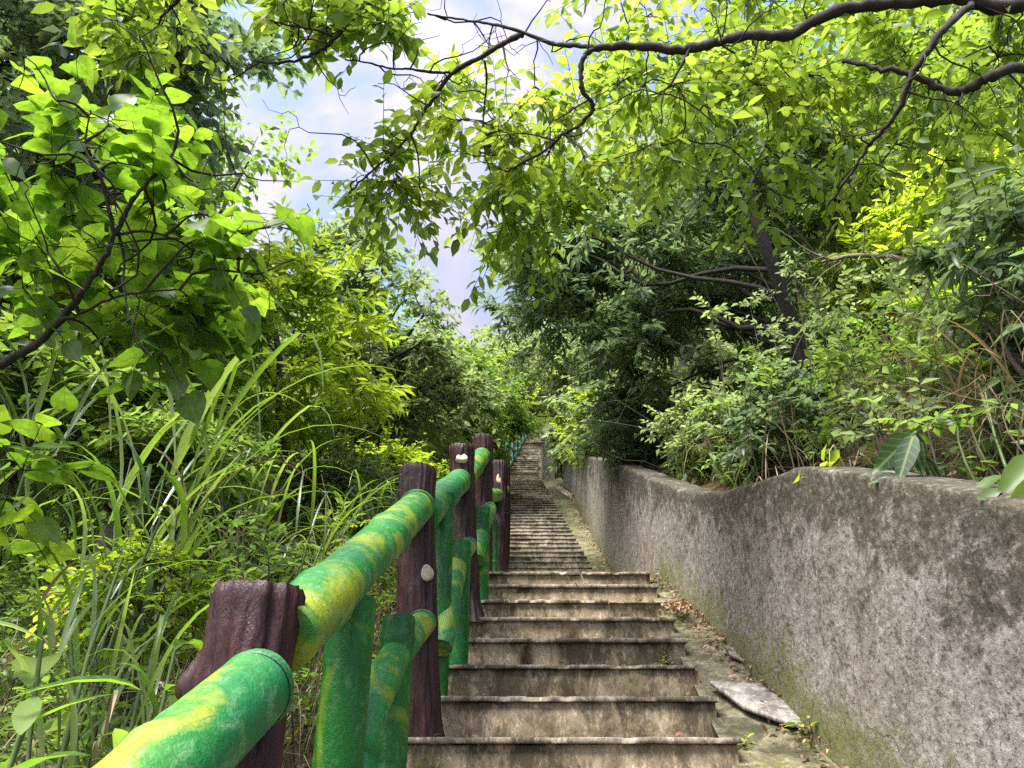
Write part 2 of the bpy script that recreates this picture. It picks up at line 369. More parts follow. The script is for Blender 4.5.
def m_wall():
    m, nt, nd, lk = newmat('retaining_wall_concrete')
    v = geo_pos(nt); vs = geo_pos(nt, (1, .7, .95))
    big = noise_t(nt, v, .9, 4, .6); patch = noise_t(nt, vs, 5.5, 9, .8, .3)
    flake = noise_t(nt, vs, 40, 6, .75, 0); flake2 = noise_t(nt, vs, 13, 10, .8, .2); fine = noise_t(nt, v, 60, 5, .7)
    col = ramp(nt, flake2, [(.34, (.12, .11, .097)), (.50, (.205, .187, .162)), (.66, (.31, .29, .262))])
    col = mixc(nt, ramp(nt, flake, [(.54, (0, 0, 0)), (.60, (.65, .65, .65))]), col, (.40, .375, .34))
    col = mixc(nt, ramp(nt, flake, [(.39, (.8, .8, .8)), (.45, (0, 0, 0))]), col, (.05, .045, .035))
    # height above the stair line (attribute) drives the dark algae under the coping and the moss at the foot
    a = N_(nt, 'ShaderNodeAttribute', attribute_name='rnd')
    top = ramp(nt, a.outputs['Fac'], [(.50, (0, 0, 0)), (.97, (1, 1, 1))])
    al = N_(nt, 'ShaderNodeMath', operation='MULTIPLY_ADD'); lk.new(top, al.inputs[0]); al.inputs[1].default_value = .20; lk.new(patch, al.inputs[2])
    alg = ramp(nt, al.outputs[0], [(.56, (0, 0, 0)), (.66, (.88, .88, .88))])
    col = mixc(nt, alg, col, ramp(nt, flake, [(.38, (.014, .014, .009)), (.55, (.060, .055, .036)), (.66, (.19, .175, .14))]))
    al2 = N_(nt, 'ShaderNodeMath', operation='MULTIPLY_ADD'); lk.new(a.outputs['Fac'], al2.inputs[0]); al2.inputs[1].default_value = -.42
    lk.new(mixc(nt, .35, patch, fine), al2.inputs[2])
    mos = ramp(nt, al2.outputs[0], [(.40, (0, 0, 0)), (.50, (.8, .8, .8))])
    col = mixc(nt, mos, col, ramp(nt, fine, [(.3, (.05, .06, .015)), (.7, (.20, .21, .045))]))
    col = mixc(nt, ramp(nt, noise_t(nt, vs, 85, 4, .7), [(.57, (0, 0, 0)), (.63, (.75, .75, .75))]), col, (.04, .036, .026))
    # broad warm staining
    col = mixc(nt, ramp(nt, big, [(.42, (0, 0, 0)), (.62, (.22, .22, .22))]), col, (.12, .10, .062), 'MIX')
    vc = N_(nt, 'ShaderNodeTexVoronoi', feature='DISTANCE_TO_EDGE', Scale=1.5); va = nd.new('ShaderNodeVectorMath'); va.operation = 'MULTIPLY_ADD'; nz = N_(nt, 'ShaderNodeTexNoise', Scale=3.0, Detail=6.0); lk.new(v, nz.inputs['Vector']); lk.new(nz.outputs['Color'], va.inputs[0]); va.inputs[1].default_value = (.5, .5, .5); lk.new(v, va.inputs[2]); lk.new(va.outputs[0], vc.inputs['Vector'])
    ck = mixc(nt, 1.0, ramp(nt, vc.outputs['Distance'], [(0, (.85, .85, .85)), (.007, (0, 0, 0))]), ramp(nt, big, [(.5, (0, 0, 0)), (.55, (1, 1, 1))]), 'MULTIPLY'); col = mixc(nt, ck, col, (.03, .027, .022))
    h = mixc(nt, .55, fine, flake2)
    finish(nt, col, .92, h, 1.0, .018, .2); return m
M_WALL = m_wall()

def m_ground():
    m, nt, nd, lk = newmat('forest_floor'); v = geo_pos(nt)
    a = noise_t(nt, v, 2.2, 6, .7); b = noise_t(nt, v, 26, 6, .75, .5)
    col = ramp(nt, b, [(.3, (.022, .015, .009)), (.5, (.075, .048, .028)), (.66, (.19, .13, .08))])
    col = mixc(nt, ramp(nt, a, [(.45, (0, 0, 0)), (.6, (.7, .7, .7))]), col, (.045, .06, .015))
    finish(nt, col, .95, b, .9, .04, .15); return m
M_GROUND = m_ground()

def m_post():
    m, nt, nd, lk = newmat('maroon_painted_post'); v = geo_pos(nt, (1, 1, .25))
    f = noise_t(nt, v, 26, 6, .7, .4); g = noise_t(nt, geo_pos(nt), 5, 4, .6); s = noise_t(nt, v, 70, 4, .7)
    col = ramp(nt, f, [(.3, (.004, .002, .002)), (.5, (.026, .007, .006)), (.68, (.060, .016, .014)), (.86, (.13, .065, .058))])
    col = mixc(nt, ramp(nt, g, [(.5, (0, 0, 0)), (.66, (.6, .6, .6))]), col, (.03, .014, .013))
    finish(nt, col, ramp(nt, s, [(.3, (.30, .30, .30)), (.7, (.6, .6, .6))]), f, .8, .014, .35); return m
M_POST = m_post()
def m_cut():
    m, nt, nd, lk = newmat('pale_cut_wood'); v = geo_pos(nt); f = noise_t(nt, v, 40, 4, .6)
    finish(nt, ramp(nt, f, [(.3, (.30, .25, .17)), (.6, (.48, .42, .32))]), .7, f, .3); return m
M_CUT = m_cut()

def m_bamboo(name, teal, green, yellow, ymix, bscale=1.0, rough=.42, worn=.14, brush=.38):
    m, nt, nd, lk = newmat(name); v = geo_pos(nt)
    a = noise_t(nt, v, 3.6 * bscale, 2, .5, .3); b = noise_t(nt, v, 3.7 * bscale, 5, .62, .8); c = noise_t(nt, v, 90, 4, .7); d = noise_t(nt, v, 22, 6, .75, 1.5)
    col = ramp(nt, a, [(.40, teal), (.56, green)])
    ym = ramp(nt, b, [(.49 - ymix * .12, (0, 0, 0)), (.60 - ymix * .12, (1, 1, 1))])
    col = mixc(nt, ym, col, yellow)
    gy = nt.nodes.new('ShaderNodeNewGeometry'); sp = nd.new('ShaderNodeSeparateXYZ'); lk.new(gy.outputs['Normal'], sp.inputs[0])
    dust = mixc(nt, 1.0, ramp(nt, sp.outputs[2], [(.2, (0, 0, 0)), (.95, (worn, worn, worn))]), ramp(nt, d, [(.35, (.3, .3, .3)), (.65, (1, 1, 1))]), 'MULTIPLY')
    col = mixc(nt, dust, col, (.36, .44, .30))
    cr = N_(nt, 'ShaderNodeTexVoronoi', feature='DISTANCE_TO_EDGE', Scale=17.0); lk.new(v, cr.inputs['Vector'])
    crk = ramp(nt, cr.outputs['Distance'], [(.0, (1, 1, 1)), (.03, (0, 0, 0))])
    br_ = noise_t(nt, geo_pos(nt, (3, .8, 1)), 16, 7, .8, .4)
    col = mixc(nt, ramp(nt, br_, [(.52, (0, 0, 0)), (.62, (brush, brush, brush))]), col, (.22, .38, .20))
    msk = mixc(nt, 1.0, crk, ramp(nt, d, [(.44, (0, 0, 0)), (.60, (.7, .7, .7))]), 'MULTIPLY')
    col = mixc(nt, ramp(nt, noise_t(nt, v, 55, 6, .8), [(.42, (.38, .38, .38)), (.6, (0, 0, 0))]), col, mixc(nt, 1.0, col, (.35, .5, .4), 'MULTIPLY'))
    col = mixc(nt, msk, col, (.03, .06, .03))
    col = mixc(nt, ramp(nt, d, [(.66, (0, 0, 0)), (.72, (.5, .5, .5))]), col, (.07, .10, .05))
    finish(nt, col, rough, mixc(nt, .5, c, d), .6, .010, .32); return m
M_RAIL = m_bamboo('painted_bamboo_rail', (.003, .15, .040), (.010, .18, .014), (.24, .29, .012), -.05, 1.0)
M_STAKE = m_bamboo('painted_bamboo_stake', (.002, .075, .010), (.003, .12, .008), (.20, .27, .010), -1.05, .8, .36, .0, .22)
M_NODE = m_bamboo('painted_node_ring', (.006, .10, .03), (.012, .15, .03), (.1, .25, .03), -1.0)
def m_plain(name, c, rough=.5, met=0.0):
    m, nt, nd, lk = newmat(name); v = geo_pos(nt); f = noise_t(nt, v, 20, 5, .7)
    finish(nt, ramp(nt, f, [(.3, tuple(x * .6 for x in c)), (.7, c)]), rough, f, .2); return m
M_TEAL = m_plain('teal_painted_metal', (.006, .10, .085), .45)

# ------------------------------------------------------------------ ground
def terrain():
    ul = -np.concatenate([[0], np.geomspace(.08, 220, 46)])[::-1]
    ur = np.concatenate([[0], np.geomspace(.08, 220, 46)])
    ys = np.concatenate([np.linspace(-120, -6, 14), np.linspace(-5, 32, 150), np.geomspace(32.5, 400, 24)])
    P = []
    for y in ys:
        l = LX(y) - .03; w = WX(y) + .12; row = []
        for u in ul: row.append((l + u, y, G(l + u, y)))
        row.append((l + .01, y, S(y) - .55)); row.append((w - .01, y, S(y) - .55))
        for u in ur: row.append((w + u, y, G(w + u, y)))
        P.append(row)
    mb = MB(); mb.grid(P, flip=True); o = mb.build('ground', M_GROUND); tag(o, kind='structure')
terrain()

# ------------------------------------------------------------------ staircase
st = empty('concrete_staircase', (.2, 3, .13), 'long narrow stained concrete staircase climbing straight up between railing and retaining wall', 'staircase')
def make_step(k, y, z, t, r, x0, x1, segs, seed, proj=.022):
    M_STEP_ = M_STEP if proj > .015 else M_NOSE
    mb = MB(); mb.box(x0, x1, y, y + t + .03, z - r - .10, z - .021, nx=20, jit=.006, seed=seed, bev=.004); o = mb.build('step', M_STEP_, st, smooth=False)
    nb = MB()
    for a, b, dz in segs:
        nb.box(x0 + (x1 - x0) * a, x0 + (x1 - x0) * b, y - proj, y + t + .0, z - .020, z + dz, nx=60 if proj > .015 else 8, jit=.003, seed=seed + 50, bev=.003, chip=proj > .015)
    nb.build('nosing', M_NOSE, o, smooth=False)
k = 0
lower = []
for j in range(-13, 8):
    y = D0 + T1 * j; z = Z0 + R1 * j
    segs = [(0, 1.01, 0)]
    if j == 5: segs = [(0, .72, 0), (.725, .99, -.018)]
    if j == 7: segs = [(0, .52, 0), (.525, .60, -.02), (.605, 1.0, -.002)]
    if j == 2: segs = [(0, .985, -.003)]
    if j == 7: t_ = .40
    else: t_ = T1
    make_step(j, y, z, t_, R1, LX(y) + .1, RX(y), segs, j + 20)
def landing():
    mb = MB(); P = []
    for y in np.linspace(5.7, 7.2, 8):
        P.append([(x, y, 1.283 + .006 * noise.noise(Vector((x * 5, y * 5, 0)))) for x in np.linspace(LX(y) + .05, WX(y) + .02, 8)])
    mb.grid(P, flip=True); mb.build('landing', M_STEP, st)
landing()
y, z = 7.05, 1.285; i = 0
while y < 18:
    r_, t_ = .125, .125 / .489
    z += r_; make_step(i, y, z, t_, r_, LX(y) + .1, RX(y), [(0, 1, 0)], i + 70, .008); y += t_; i += 1
yk = y
while y < 28.5:
    r_, t_ = .18, .18 / .553
    z += r_; make_step(i, y, z, t_, r_, LX(y) + .1, RX(y), [(0, 1, 0)], i + 70, .008); y += t_; i += 1
def strip(name, fa, fb, dz, y0, y1, n, m, mat, amp, edge=None):
    mb = MB(); P = []
    for yy in np.linspace(y0, y1, n):
        row = []
        for q in np.linspace(0, 1, m):
            x = fa(yy) + (fb(yy) - fa(yy)) * q
            row.append((x, yy, S(yy) + dz(yy, q) + amp * noise.noise(Vector((x * 6, yy * 6, 1.0))) + amp * .5 * noise.noise(Vector((x * 21, yy * 21, 1.0)))))
        P.append(row)
    mb.grid(P, flip=True); mb.build(name, mat, st, smooth=True)
strip('side_ramp', lambda y: RX(y) - .03, lambda y: WX(y) + .03, lambda y, q: -.085 + .03 * q, -1.5, 5.5, 180, 14, M_RAMP, .014)
strip('side_ramp', lambda y: RX(y) - .05, lambda y: WX(y) + .03, lambda y, q: -.03 + .05 * q, 7.05, 28.4, 200, 9, M_RAMP, .02)
strip('kerb', lambda y: LX(y) - .06, lambda y: LX(y) + .12, lambda y, q: -.05, -1.5, 28.4, 260, 5, M_RAMP, .012)

# ------------------------------------------------------------------ retaining wall
prof = [(1200, 560), (1100, 530), (1024, 508), (990, 497), (940, 489), (880, 480), (830, 471), (808, 468), (790, 470), (770, 478), (740, 488), (715, 494), (690, 494), (665, 485), (640, 474), (610, 462), (580, 456), (566, 455)]
topy, topz = [], []
for px, py in prof:
    r_ = ray(px, py); yv = 3.0
    for _ in range(60): yv = .5 * yv + .5 * (WX(yv) / (r_[0] / r_[1]))
    topy.append(yv); topz.append(r_[2] / r_[1] * yv)
# height above stair line along the wall
tz_ = pl([-3] + topy, [topz[0] - .478 * (topy[0] + 3)] + topz)
def hh(v):
    f = lambda q: tz_(q)
    wd = .06 * max(v, 1)
    return (f(v - wd) + 2 * f(v) + f(v + wd)) / 4 - S(v)
def make_wall(name, label, y0, y1, hf, thick, wx, n, z_low=.35):
    mb = MB(); P = []; A = []
    for yy in np.linspace(y0, y1, n):
        x = wx(yy); s = S(yy); h = hf(yy) + .012 * noise.noise(Vector((yy * 4, 0, 0))); row = []
        for q in np.linspace(0, 1, 12):
            z = s - z_low + (h + z_low) * q
            b = .014 * noise.noise(Vector((yy * 3, z * 3, 0))) + .006 * noise.noise(Vector((yy * 14, z * 9, 4)))
            row.append((x + b - .02 * (1 - q), yy, z)); A.append(max(0.0, min(1.0, (z - s) / max(h, .1))))
        row[-1] = (row[-1][0], yy, s + h - .035); A[-1] = .97; row.append((row[-1][0], yy, s + h - .014)); A.append(.99); e_ = .012 * noise.noise(Vector((yy * 22, 1, 0)))
        row.append((row[-1][0] + .003, yy, s + h + e_)); A.append(1)
        row.append((x + .012 + abs(e_), yy, s + h + .006 + e_ * .5)); A.append(1)
        row.append((x + .03, yy, s + h + .010)); A.append(1)
        row.append((x + thick - .02, yy, s + h + .01)); A.append(1)
        row.append((x + thick, yy, s + h - .01)); A.append(1)
        row.append((x + thick, yy, s - .2)); A.append(.2)
        P.append(row)
    mb.grid(P)
    e = len(P[0])
    for row, fl in ((P[0], 0), (P[-1], 1)):
        V = []
        for q in range(12): V.append(row[q]); 
        B = [(row[-1][0], r_[1], r_[2]) for r_ in V]
        mb.grid([V, B] if fl else [B, V]); A += [0.5] * 24
    o = mb.build(name, M_WALL, None, smooth=True, rnd=np.array(A)); tag(o, label, 'wall'); return o
make_wall('retaining_wall', 'stained grey concrete retaining wall with wavy top along right of stairs', -1.5, 16.2, hh, .2, WX, 420)
make_wall('retaining_wall', 'small far concrete wall beside the uppermost steps beyond the long wall', 17.2, 27.0, pl([17, 20, 27], [1.0, 1.05, .95]), .25, lambda y: RX(y) + .12, 60)

# ------------------------------------------------------------------ painted faux-bamboo railing
rl = empty('faux_bamboo_railing', (-.35, 3.1, .13), 'painted concrete railing of green bamboo rails and maroon tree-trunk posts along left of stairs', 'railing')
def make_post(base, top, r0, r1, seed, knob=None, flare=.25):
    base = np.array(base, float); top = np.array(top, float); nr, ns = 64, 72; P = []
    for i in range(nr):
        t = i / (nr - 1); c = base + (top - base) * t
        c = c + np.array([.012 * math.sin(3 * t + seed), .012 * math.cos(4 * t + seed), 0]); row = []
        for k in range(ns):
            th = 2 * PI * k / ns; q = Vector((math.cos(th) * 2.2, math.sin(th) * 2.2, t * 1.6 + seed * 5))
            g = noise.noise(q * 2.2) * .9 + .5 * noise.noise(q * 4.6)
            groove = -abs(noise.noise(Vector((math.cos(th) * 3.4 + .5 * g, math.sin(th) * 3.4, t * 2.0 + seed)))) * .30 + .06
            groove2 = -abs(noise.noise(Vector((math.cos(th) * 8 + g, math.sin(th) * 8, t * 5.5 + seed)))) * .14
            r = (r0 + (r1 - r0) * t) * (1 + .05 * g + groove + groove2) + flare * r0 * max(0, 1 - t * 6) ** 2 + .10 * r0 * max(0, (t - .85) / .15)
            if knob:
                for kt, kz, ka, kw in knob:
                    dth = (th - kt + PI) % (2 * PI) - PI
                    r += ka * math.exp(-(dth / .5) ** 2 - ((t - kz) / kw) ** 2)
            if t > .985: r *= .93
            row.append((c[0] + r * math.cos(th), c[1] + r * math.sin(th), c[2] + (.006 * g if t > .95 else 0)))
        P.append(row)
    mb = MB(); mb.grid(P, wrap=True, flip=True)
    R_ = P[-1]; c = np.mean(R_, 0); rings = [R_] + [[tuple(c + (np.array(v) - c) * s_ + np.array([0, 0, .004 * noise.noise(Vector(v) * 60)])) for v in R_] for s_ in (.7, .35, .05)]
    mb.grid(rings, wrap=True, flip=True)
    return mb.build('post', M_POST, rl)
def disc(p, n, rx, rz, parent, name='knot'):
    """pale sawn knot standing slightly proud of a post"""
    n = Vector(n).normalized(); a = n.orthogonal().normalized(); a = Vector((0, 0, 1)).cross(n).normalized(); b = n.cross(a)
    p = Vector(p); mb = MB(); P = []
    for s_, o in ((1.08, -.03), (1.03, -.008), (.97, -.004), (.5, -.004), (.02, -.004)):
        P.append([tuple(p + n * o + (a * math.cos(t) * rx + b * math.sin(t) * rz) * s_ * (1 + .08 * math.sin(3 * t + rx * 90))) for t in np.linspace(0, 2 * PI, 20, endpoint=False)])
    mb.grid(P, wrap=True); mb.build(name, M_CUT, parent, smooth=False)
p0 = make_post((-.58, -.15, -1.42), (-.56, -.1, -.46), .085, .08, 0.4)
p1 = make_post((-.47, 1.46, -.70), (-.475, 1.50, .325), .072, .079, 1.3, knob=[(PI * 1.02, .825, .046, .042)])
p2 = make_post((-.345, 3.12, .05), (-.395, 3.12, 1.19), .088, .072, 2.1)
p3 = make_post((-.245, 4.45, .76), (-.315, 4.45, 1.83), .088, .074, 3.7, flare=.45)
p4 = make_post((-.22, 5.8, 1.25), (-.245, 5.8, 2.47), .09, .082, 4.2)
p5 = make_post((-.12, 6.75, 1.25), (-.125, 6.75, 2.62), .085, .07, 5.9, knob=[(PI * 1.6, .55, .03, .06)])
p6 = make_post((-.1, 8.6, 1.95), (-.07, 8.6, 3.28), .06, .05, 6.6)
disc(atY(427, 572, 3.035), (.1, -1, 0), .024, .030, p2)
disc(atY(462, 456, 4.37), (.1, -.8, .4), .034, .030, p3)
disc(atY(500, 478, 6.67), (.3, -.9, .1), .03, .05, p5)
def rail_tube(name, pts, r, mat, n=40, nodes=(), seed=0, taper=0, parent=None, sides=28):
    pts = np.array(pts, float)
    if len(pts) == 2: Pc = np.array([pts[0] + (pts[1] - pts[0]) * t for t in np.linspace(0, 1, n)])
    else:
        tt = np.linspace(0, len(pts) - 1, n); Pc = []
        for t in tt:
            i = min(int(t), len(pts) - 2); u = t - i
            a, b, c, d = pts[max(i - 1, 0)], pts[i], pts[i + 1], pts[min(i + 2, len(pts) - 1)]
            Pc.append(.5 * ((2 * b) + (-a + c) * u + (2 * a - 5 * b + 4 * c - d) * u * u + (-a + 3 * b - 3 * c + d) * u ** 3))
        Pc = np.array(Pc)
    rad = []
    for i in range(n):
        t = i / (n - 1); rr = r * (1 - taper * t)
        for nd_ in nodes: rr += r * (.075 * math.exp(-((t - nd_) / .010) ** 2) - .05 * math.exp(-((t - nd_ - .018) / .008) ** 2) + .05 * math.exp(-((t - nd_) / .06) ** 2))
        if i == 0 or i == n - 1: rr *= .96
        rad.append(lambda i_, k_, rr=rr, p=Pc[i]: rr * (1 + .022 * noise.noise(Vector((p[0] * 9 + math.cos(k_ * .22) * .8, p[1] * 9 + math.sin(k_ * .22) * .8, p[2] * 9 + seed))) + .012 * noise.noise(Vector((k_ * .9, p[1] * 30, p[2] * 30)))))
    mb = MB(); mb.tube(Pc, rad, sides); return mb.build(name, mat, parent or rl)
def ring(c, axis, r, parent, w=.012):
    c = np.array(c, float); a = np.array(axis, float); a /= np.linalg.norm(a)
    mb = MB(); mb.tube([c - a * w, c - a * w * .4, c + a * w * .4, c + a * w], [r * .98, r * 1.02, r * 1.025, r * .98], 28, cap=False); mb.build('collar', M_NODE, parent)
railA = rail_tube('rail', [(-.53, -.05, -.56), (-.437, 1.43, .146)], .064, M_RAIL, 80, (.38, .8))
railB = rail_tube('rail', [(-.435, 1.52, .235), (-.385, 3.09, 1.01)], .068, M_RAIL, 90, (.16, .62), 3)
railC = rail_tube('rail', [(-.375, 3.14, .98), (-.315, 4.42, 1.60)], .072, M_RAIL, 60, (.55,), 5)
railD = rail_tube('rail', [(-.30, 4.47, 1.62), (-.24, 5.78, 2.30)], .07, M_RAIL, 60, (.5,), 7)
railE = rail_tube('rail', [(-.22, 5.82, 1.98), (-.125, 6.75, 2.30)], .06, M_RAIL, 40, (.5,), 9)
railF = rail_tube('rail', [(-.12, 6.78, 2.30), (-.075, 8.57, 3.0)], .05, M_RAIL, 40, (.5,), 9)
ring((-.436, 1.405, .134), (.05, 1, .47), .0655, railA, .006); ring((-.433, 1.70, .325), (.05, 1, .49), .069, railB, .006)
ring((-.387, 3.03, .985), (.05, 1, .49), .070, railB, .012); ring((-.318, 4.34, 1.56), (.05, 1, .49), .074, railC, .012)
def stake(x, y, z0, z1, r, nodes, seed, lean=0):
    o = rail_tube('bamboo_stake', [(x, y, z0), (x + lean, y + .01, z1)], r, M_STAKE, 70, nodes, seed)
    return o
def zpix(px, py, Y): return float(atY(px, py, Y)[2])
# bay between first and second post
def xat(px, py, Y): return float(atY(px, py, Y)[0])
s1 = stake(xat(338, 740, 2.05), 2.05, -.66, .42, .060, (.50, .05), 11, .005)
s2 = stake(xat(391, 735, 2.5), 2.5, -.46, zpix(391, 616, 2.5), .050, (.52, .93), 12, .0)
b1 = rail_tube('brace', [atY(352, 800, 2.12), atY(362, 745, 2.15), atY(374, 700, 2.25), atY(392, 662, 2.45), atY(413, 634, 2.8), atY(424, 622, 3.06)], .049, M_RAIL, 60, (.5,), 13)
ring(atY(421, 624, 3.0), (.1, 1, .3), .052, b1, .012)
stake(xat(441, 600, 3.5), 3.5, .1, 1.2, .045, (.45,), 14)
stake(xat(460, 590, 3.85), 3.85, .3, zpix(458, 541, 3.85), .048, (.5, .93), 15)
rail_tube('brace', [atY(441, 648, 3.4), atY(447, 620, 3.5), atY(452, 590, 3.65), atY(458, 563, 3.9), atY(466, 549, 4.3), atY(469, 545, 4.42)], .05, M_RAIL, 50, (.5,), 16)
stake(xat(481, 555, 4.9), 4.9, .9, zpix(479, 507, 4.9), .052, (.5, .93), 17)
rail_tube('brace', [atY(476, 560, 4.75), atY(481, 535, 4.9), atY(485, 520, 5.1), atY(489, 511, 5.5), atY(490, 508, 5.75)], .05, M_RAIL, 50, (.5,), 18)
stake(xat(494, 545, 6.2), 6.2, 1.2, zpix(494, 520, 6.2), .03, (.5,), 19)
stake(-.50, .45, -1.15, -.35, .055, (.5,), 20); stake(-.48, .9, -.95, -.2, .055, (.5,), 21)

# far teal railing
tr_ = empty('metal_railing', (LX(17.5) + .1, 17.0, S(17)), 'thin teal metal railing along the left edge of the far upper steps', 'railing')
pts_top = []
for i in range(11):
    yy = 12.5 + i * 1.35; x = LX(yy) + .16; b = S(yy); mb = MB()
    mb.tube([(x, yy, b - .1), (x, yy, b + .98), (x, yy, b + 1.02)], [.05, .05, .03], 10); mb.build('post', M_TEAL, tr_); pts_top.append((x, yy, b + .93))
for dz in (0, -.4, -.72):
    mb = MB(); mb.tube([(p[0], p[1], p[2] + dz) for p in pts_top], .032, 8); mb.build('rail', M_TEAL, tr_)

# ------------------------------------------------------------------ loose slab, sticks, litter
def on_ramp(px, py, dz):
    r_ = ray(px, py); lo, hi = .5, 12.0
    for _ in range(60):
        y_ = .5 * (lo + hi)
        if r_[2] / r_[1] * y_ > S(y_) - .06 + dz: hi = y_
        else: lo = y_
    # nearest crossing from below: march
    y_ = 1.0
    while y_ < 12 and r_[2] / r_[1] * y_ > S(y_) - .06 + dz: y_ += .01
    return np.array([r_[0] / r_[1] * y_, y_, r_[2] / r_[1] * y_])
def slab(name, label, pix, th, mat):
    top = [on_ramp(px, py, th + .02) for px, py in pix]; c = np.mean(top, 0); mb = MB(); P = []
    out = []
    for i in range(len(top)):
        a, b = top[i], top[(i + 1) % len(top)]
        for t in np.linspace(0, 1, 7)[:-1]:
            p = a + (b - a) * t; p = p + np.array([.006, .006, 0]) * noise.noise(Vector(p) * 25); out.append(p)
    rings = [[c + (p - c) * .05 for p in out], [c + (p - c) * .6 + np.array([0, 0, .003]) for p in out], [c + (p - c) * .985 for p in out], [p - np.array([0, 0, .004]) for p in out], [p - np.array([0, 0, th]) for p in out], [c + (p - c) * .9 - np.array([0, 0, th]) for p in out]]
    mb.grid(rings, wrap=True); o = mb.build(name, mat, smooth=False); tag(o, label, 'slab')
slab('concrete_slab', 'pale broken concrete slab lying on the mossy ramp beside the wall', [(710, 681), (760, 683), (816, 721), (791, 723), (743, 705)], .017, M_SLAB)
slab('concrete_fragment', 'thin flat brown fragment in leaf litter, further up the ramp than the slab', [(724, 645), (740, 648), (758, 658), (748, 661), (730, 654)], .015, M_NOSE)
slab('fallen_board', 'small weathered board lying at the wall foot high up the stairs', [(556, 487), (560, 486), (574, 495), (571, 497)], .03, M_NOSE)

def litter():
    cr = Crown(91); r = cr.r; P = []
    for _ in range(1500):
        y_ = 1.6 + 14 * r.random() ** 1.6; w = WX(y_); x = w - abs(r.normal()) * (.05 + .03 * r.random())
        d = 1.0 + .9 * noise.noise(Vector((0, y_ * 3.0, 0)))
        if r.random() > d * .75: continue
        if x < RX(y_) + .02: continue
        base = S(y_) - (.055 if y_ < 5.5 else -.01) + (.03 * r.random() if abs(x - w) < .05 else .0)
        P.append((x, y_, base + .012))
    for _ in range(170):
        a = r.normal(size=2) * .035; P.append((.965 + a[0], 4.62 + a[1] * 2.2, S(4.62 + a[1]) - .03 + .05 * r.random()))
    for _ in range(120):
        y_ = r.uniform(1.5, 9); P.append((r.uniform(RX(y_) + .02, WX(y_)), y_, S(y_) - (.052 if y_ < 5.5 else -.012) + .008))
    for _ in range(46):
        k_ = r.integers(0, 8); y_ = D0 + T1 * k_ + r.uniform(-.015, .03); P.append((r.uniform(-.3, RX(y_) - .03), y_, Z0 + R1 * k_ + .006))
    P = np.array(P); n = len(P); D = r.normal(size=(n, 3)) * np.array([1, 1, .35]); N = np.tile([0, 0, 1.], (n, 1)) + r.normal(size=(n, 3)) * .45
    cr.put(P, D, N, .030, tpl_mid(.5, .35)); o = cr.build('leaf_litter', L_FALLEN, smooth=True); tag(o, kind='stuff')
litter()
# a few fallen leaves on the step edges
for kx, (px, py, lab) in enumerate([(541, 668, 'tiny pale fallen leaf on the second step from the top of the near five'), (701, 698, 'small curled fallen leaf at the right end of the step nearest the slab'), (605, 672, 'tiny whitish fallen leaf on a middle step nosing')]):
    pass

# weeds at wall foot and on steps
def weed(name, label, p, n, size, mat, tpl, seed, up=.6, spread=1.0, cat='weed', stemlen=.08):
    p = np.array(p, float); root = empty(name, p, label, cat); cr = Crown(seed); r = cr.r
    d = r.normal(size=(n, 3)) * np.array([spread, spread, .35]) + np.array([0, 0, up]); d = nrm(d)
    q = p + d * stemlen * r.uniform(.3, 1, n)[:, None]
    cr.put(q, d * np.array([1, 1, .35]), np.tile([0, 0, 1.], (n, 1)) + r.normal(size=(n, 3)) * .3, size, tpl)
    mb = MB(); mb.prisms(np.tile(p, (n, 1)), q, .002, .001); mb.build('stem', BARK_MID, root); cr.build('foliage', mat, root, smooth=True)
weed('small_weed', 'small green weed growing from the right end of a lower step riser', (RX(4.0) - .10, 3.99, S(4.0) - .11), 26, .022, L_MID, OVATE, 5, stemlen=.05)
weed('small_weed', 'lime green weed sprouting from the wall foot right of the pale slab', (WX(3.08) - .03, 3.08, S(3.08) - .02), 14, .05, L_LIME, OVATE, 6, stemlen=.07)
weed('small_weed', 'tiny yellow green weed beside the bottom step right end', (RX(3.1) + .05, 3.12, S(3.12) - .08), 16, .03, L_LIME, OVATE, 8, stemlen=.04)
weed('wall_top_plant', 'bright yellow-green sprout on the wall crest under the dark tree', atY(803, 464, 2.75) + np.array([.1, .05, -.02]), 12, .075, L_LIME, OVATE, 9, stemlen=.05, cat='plant')

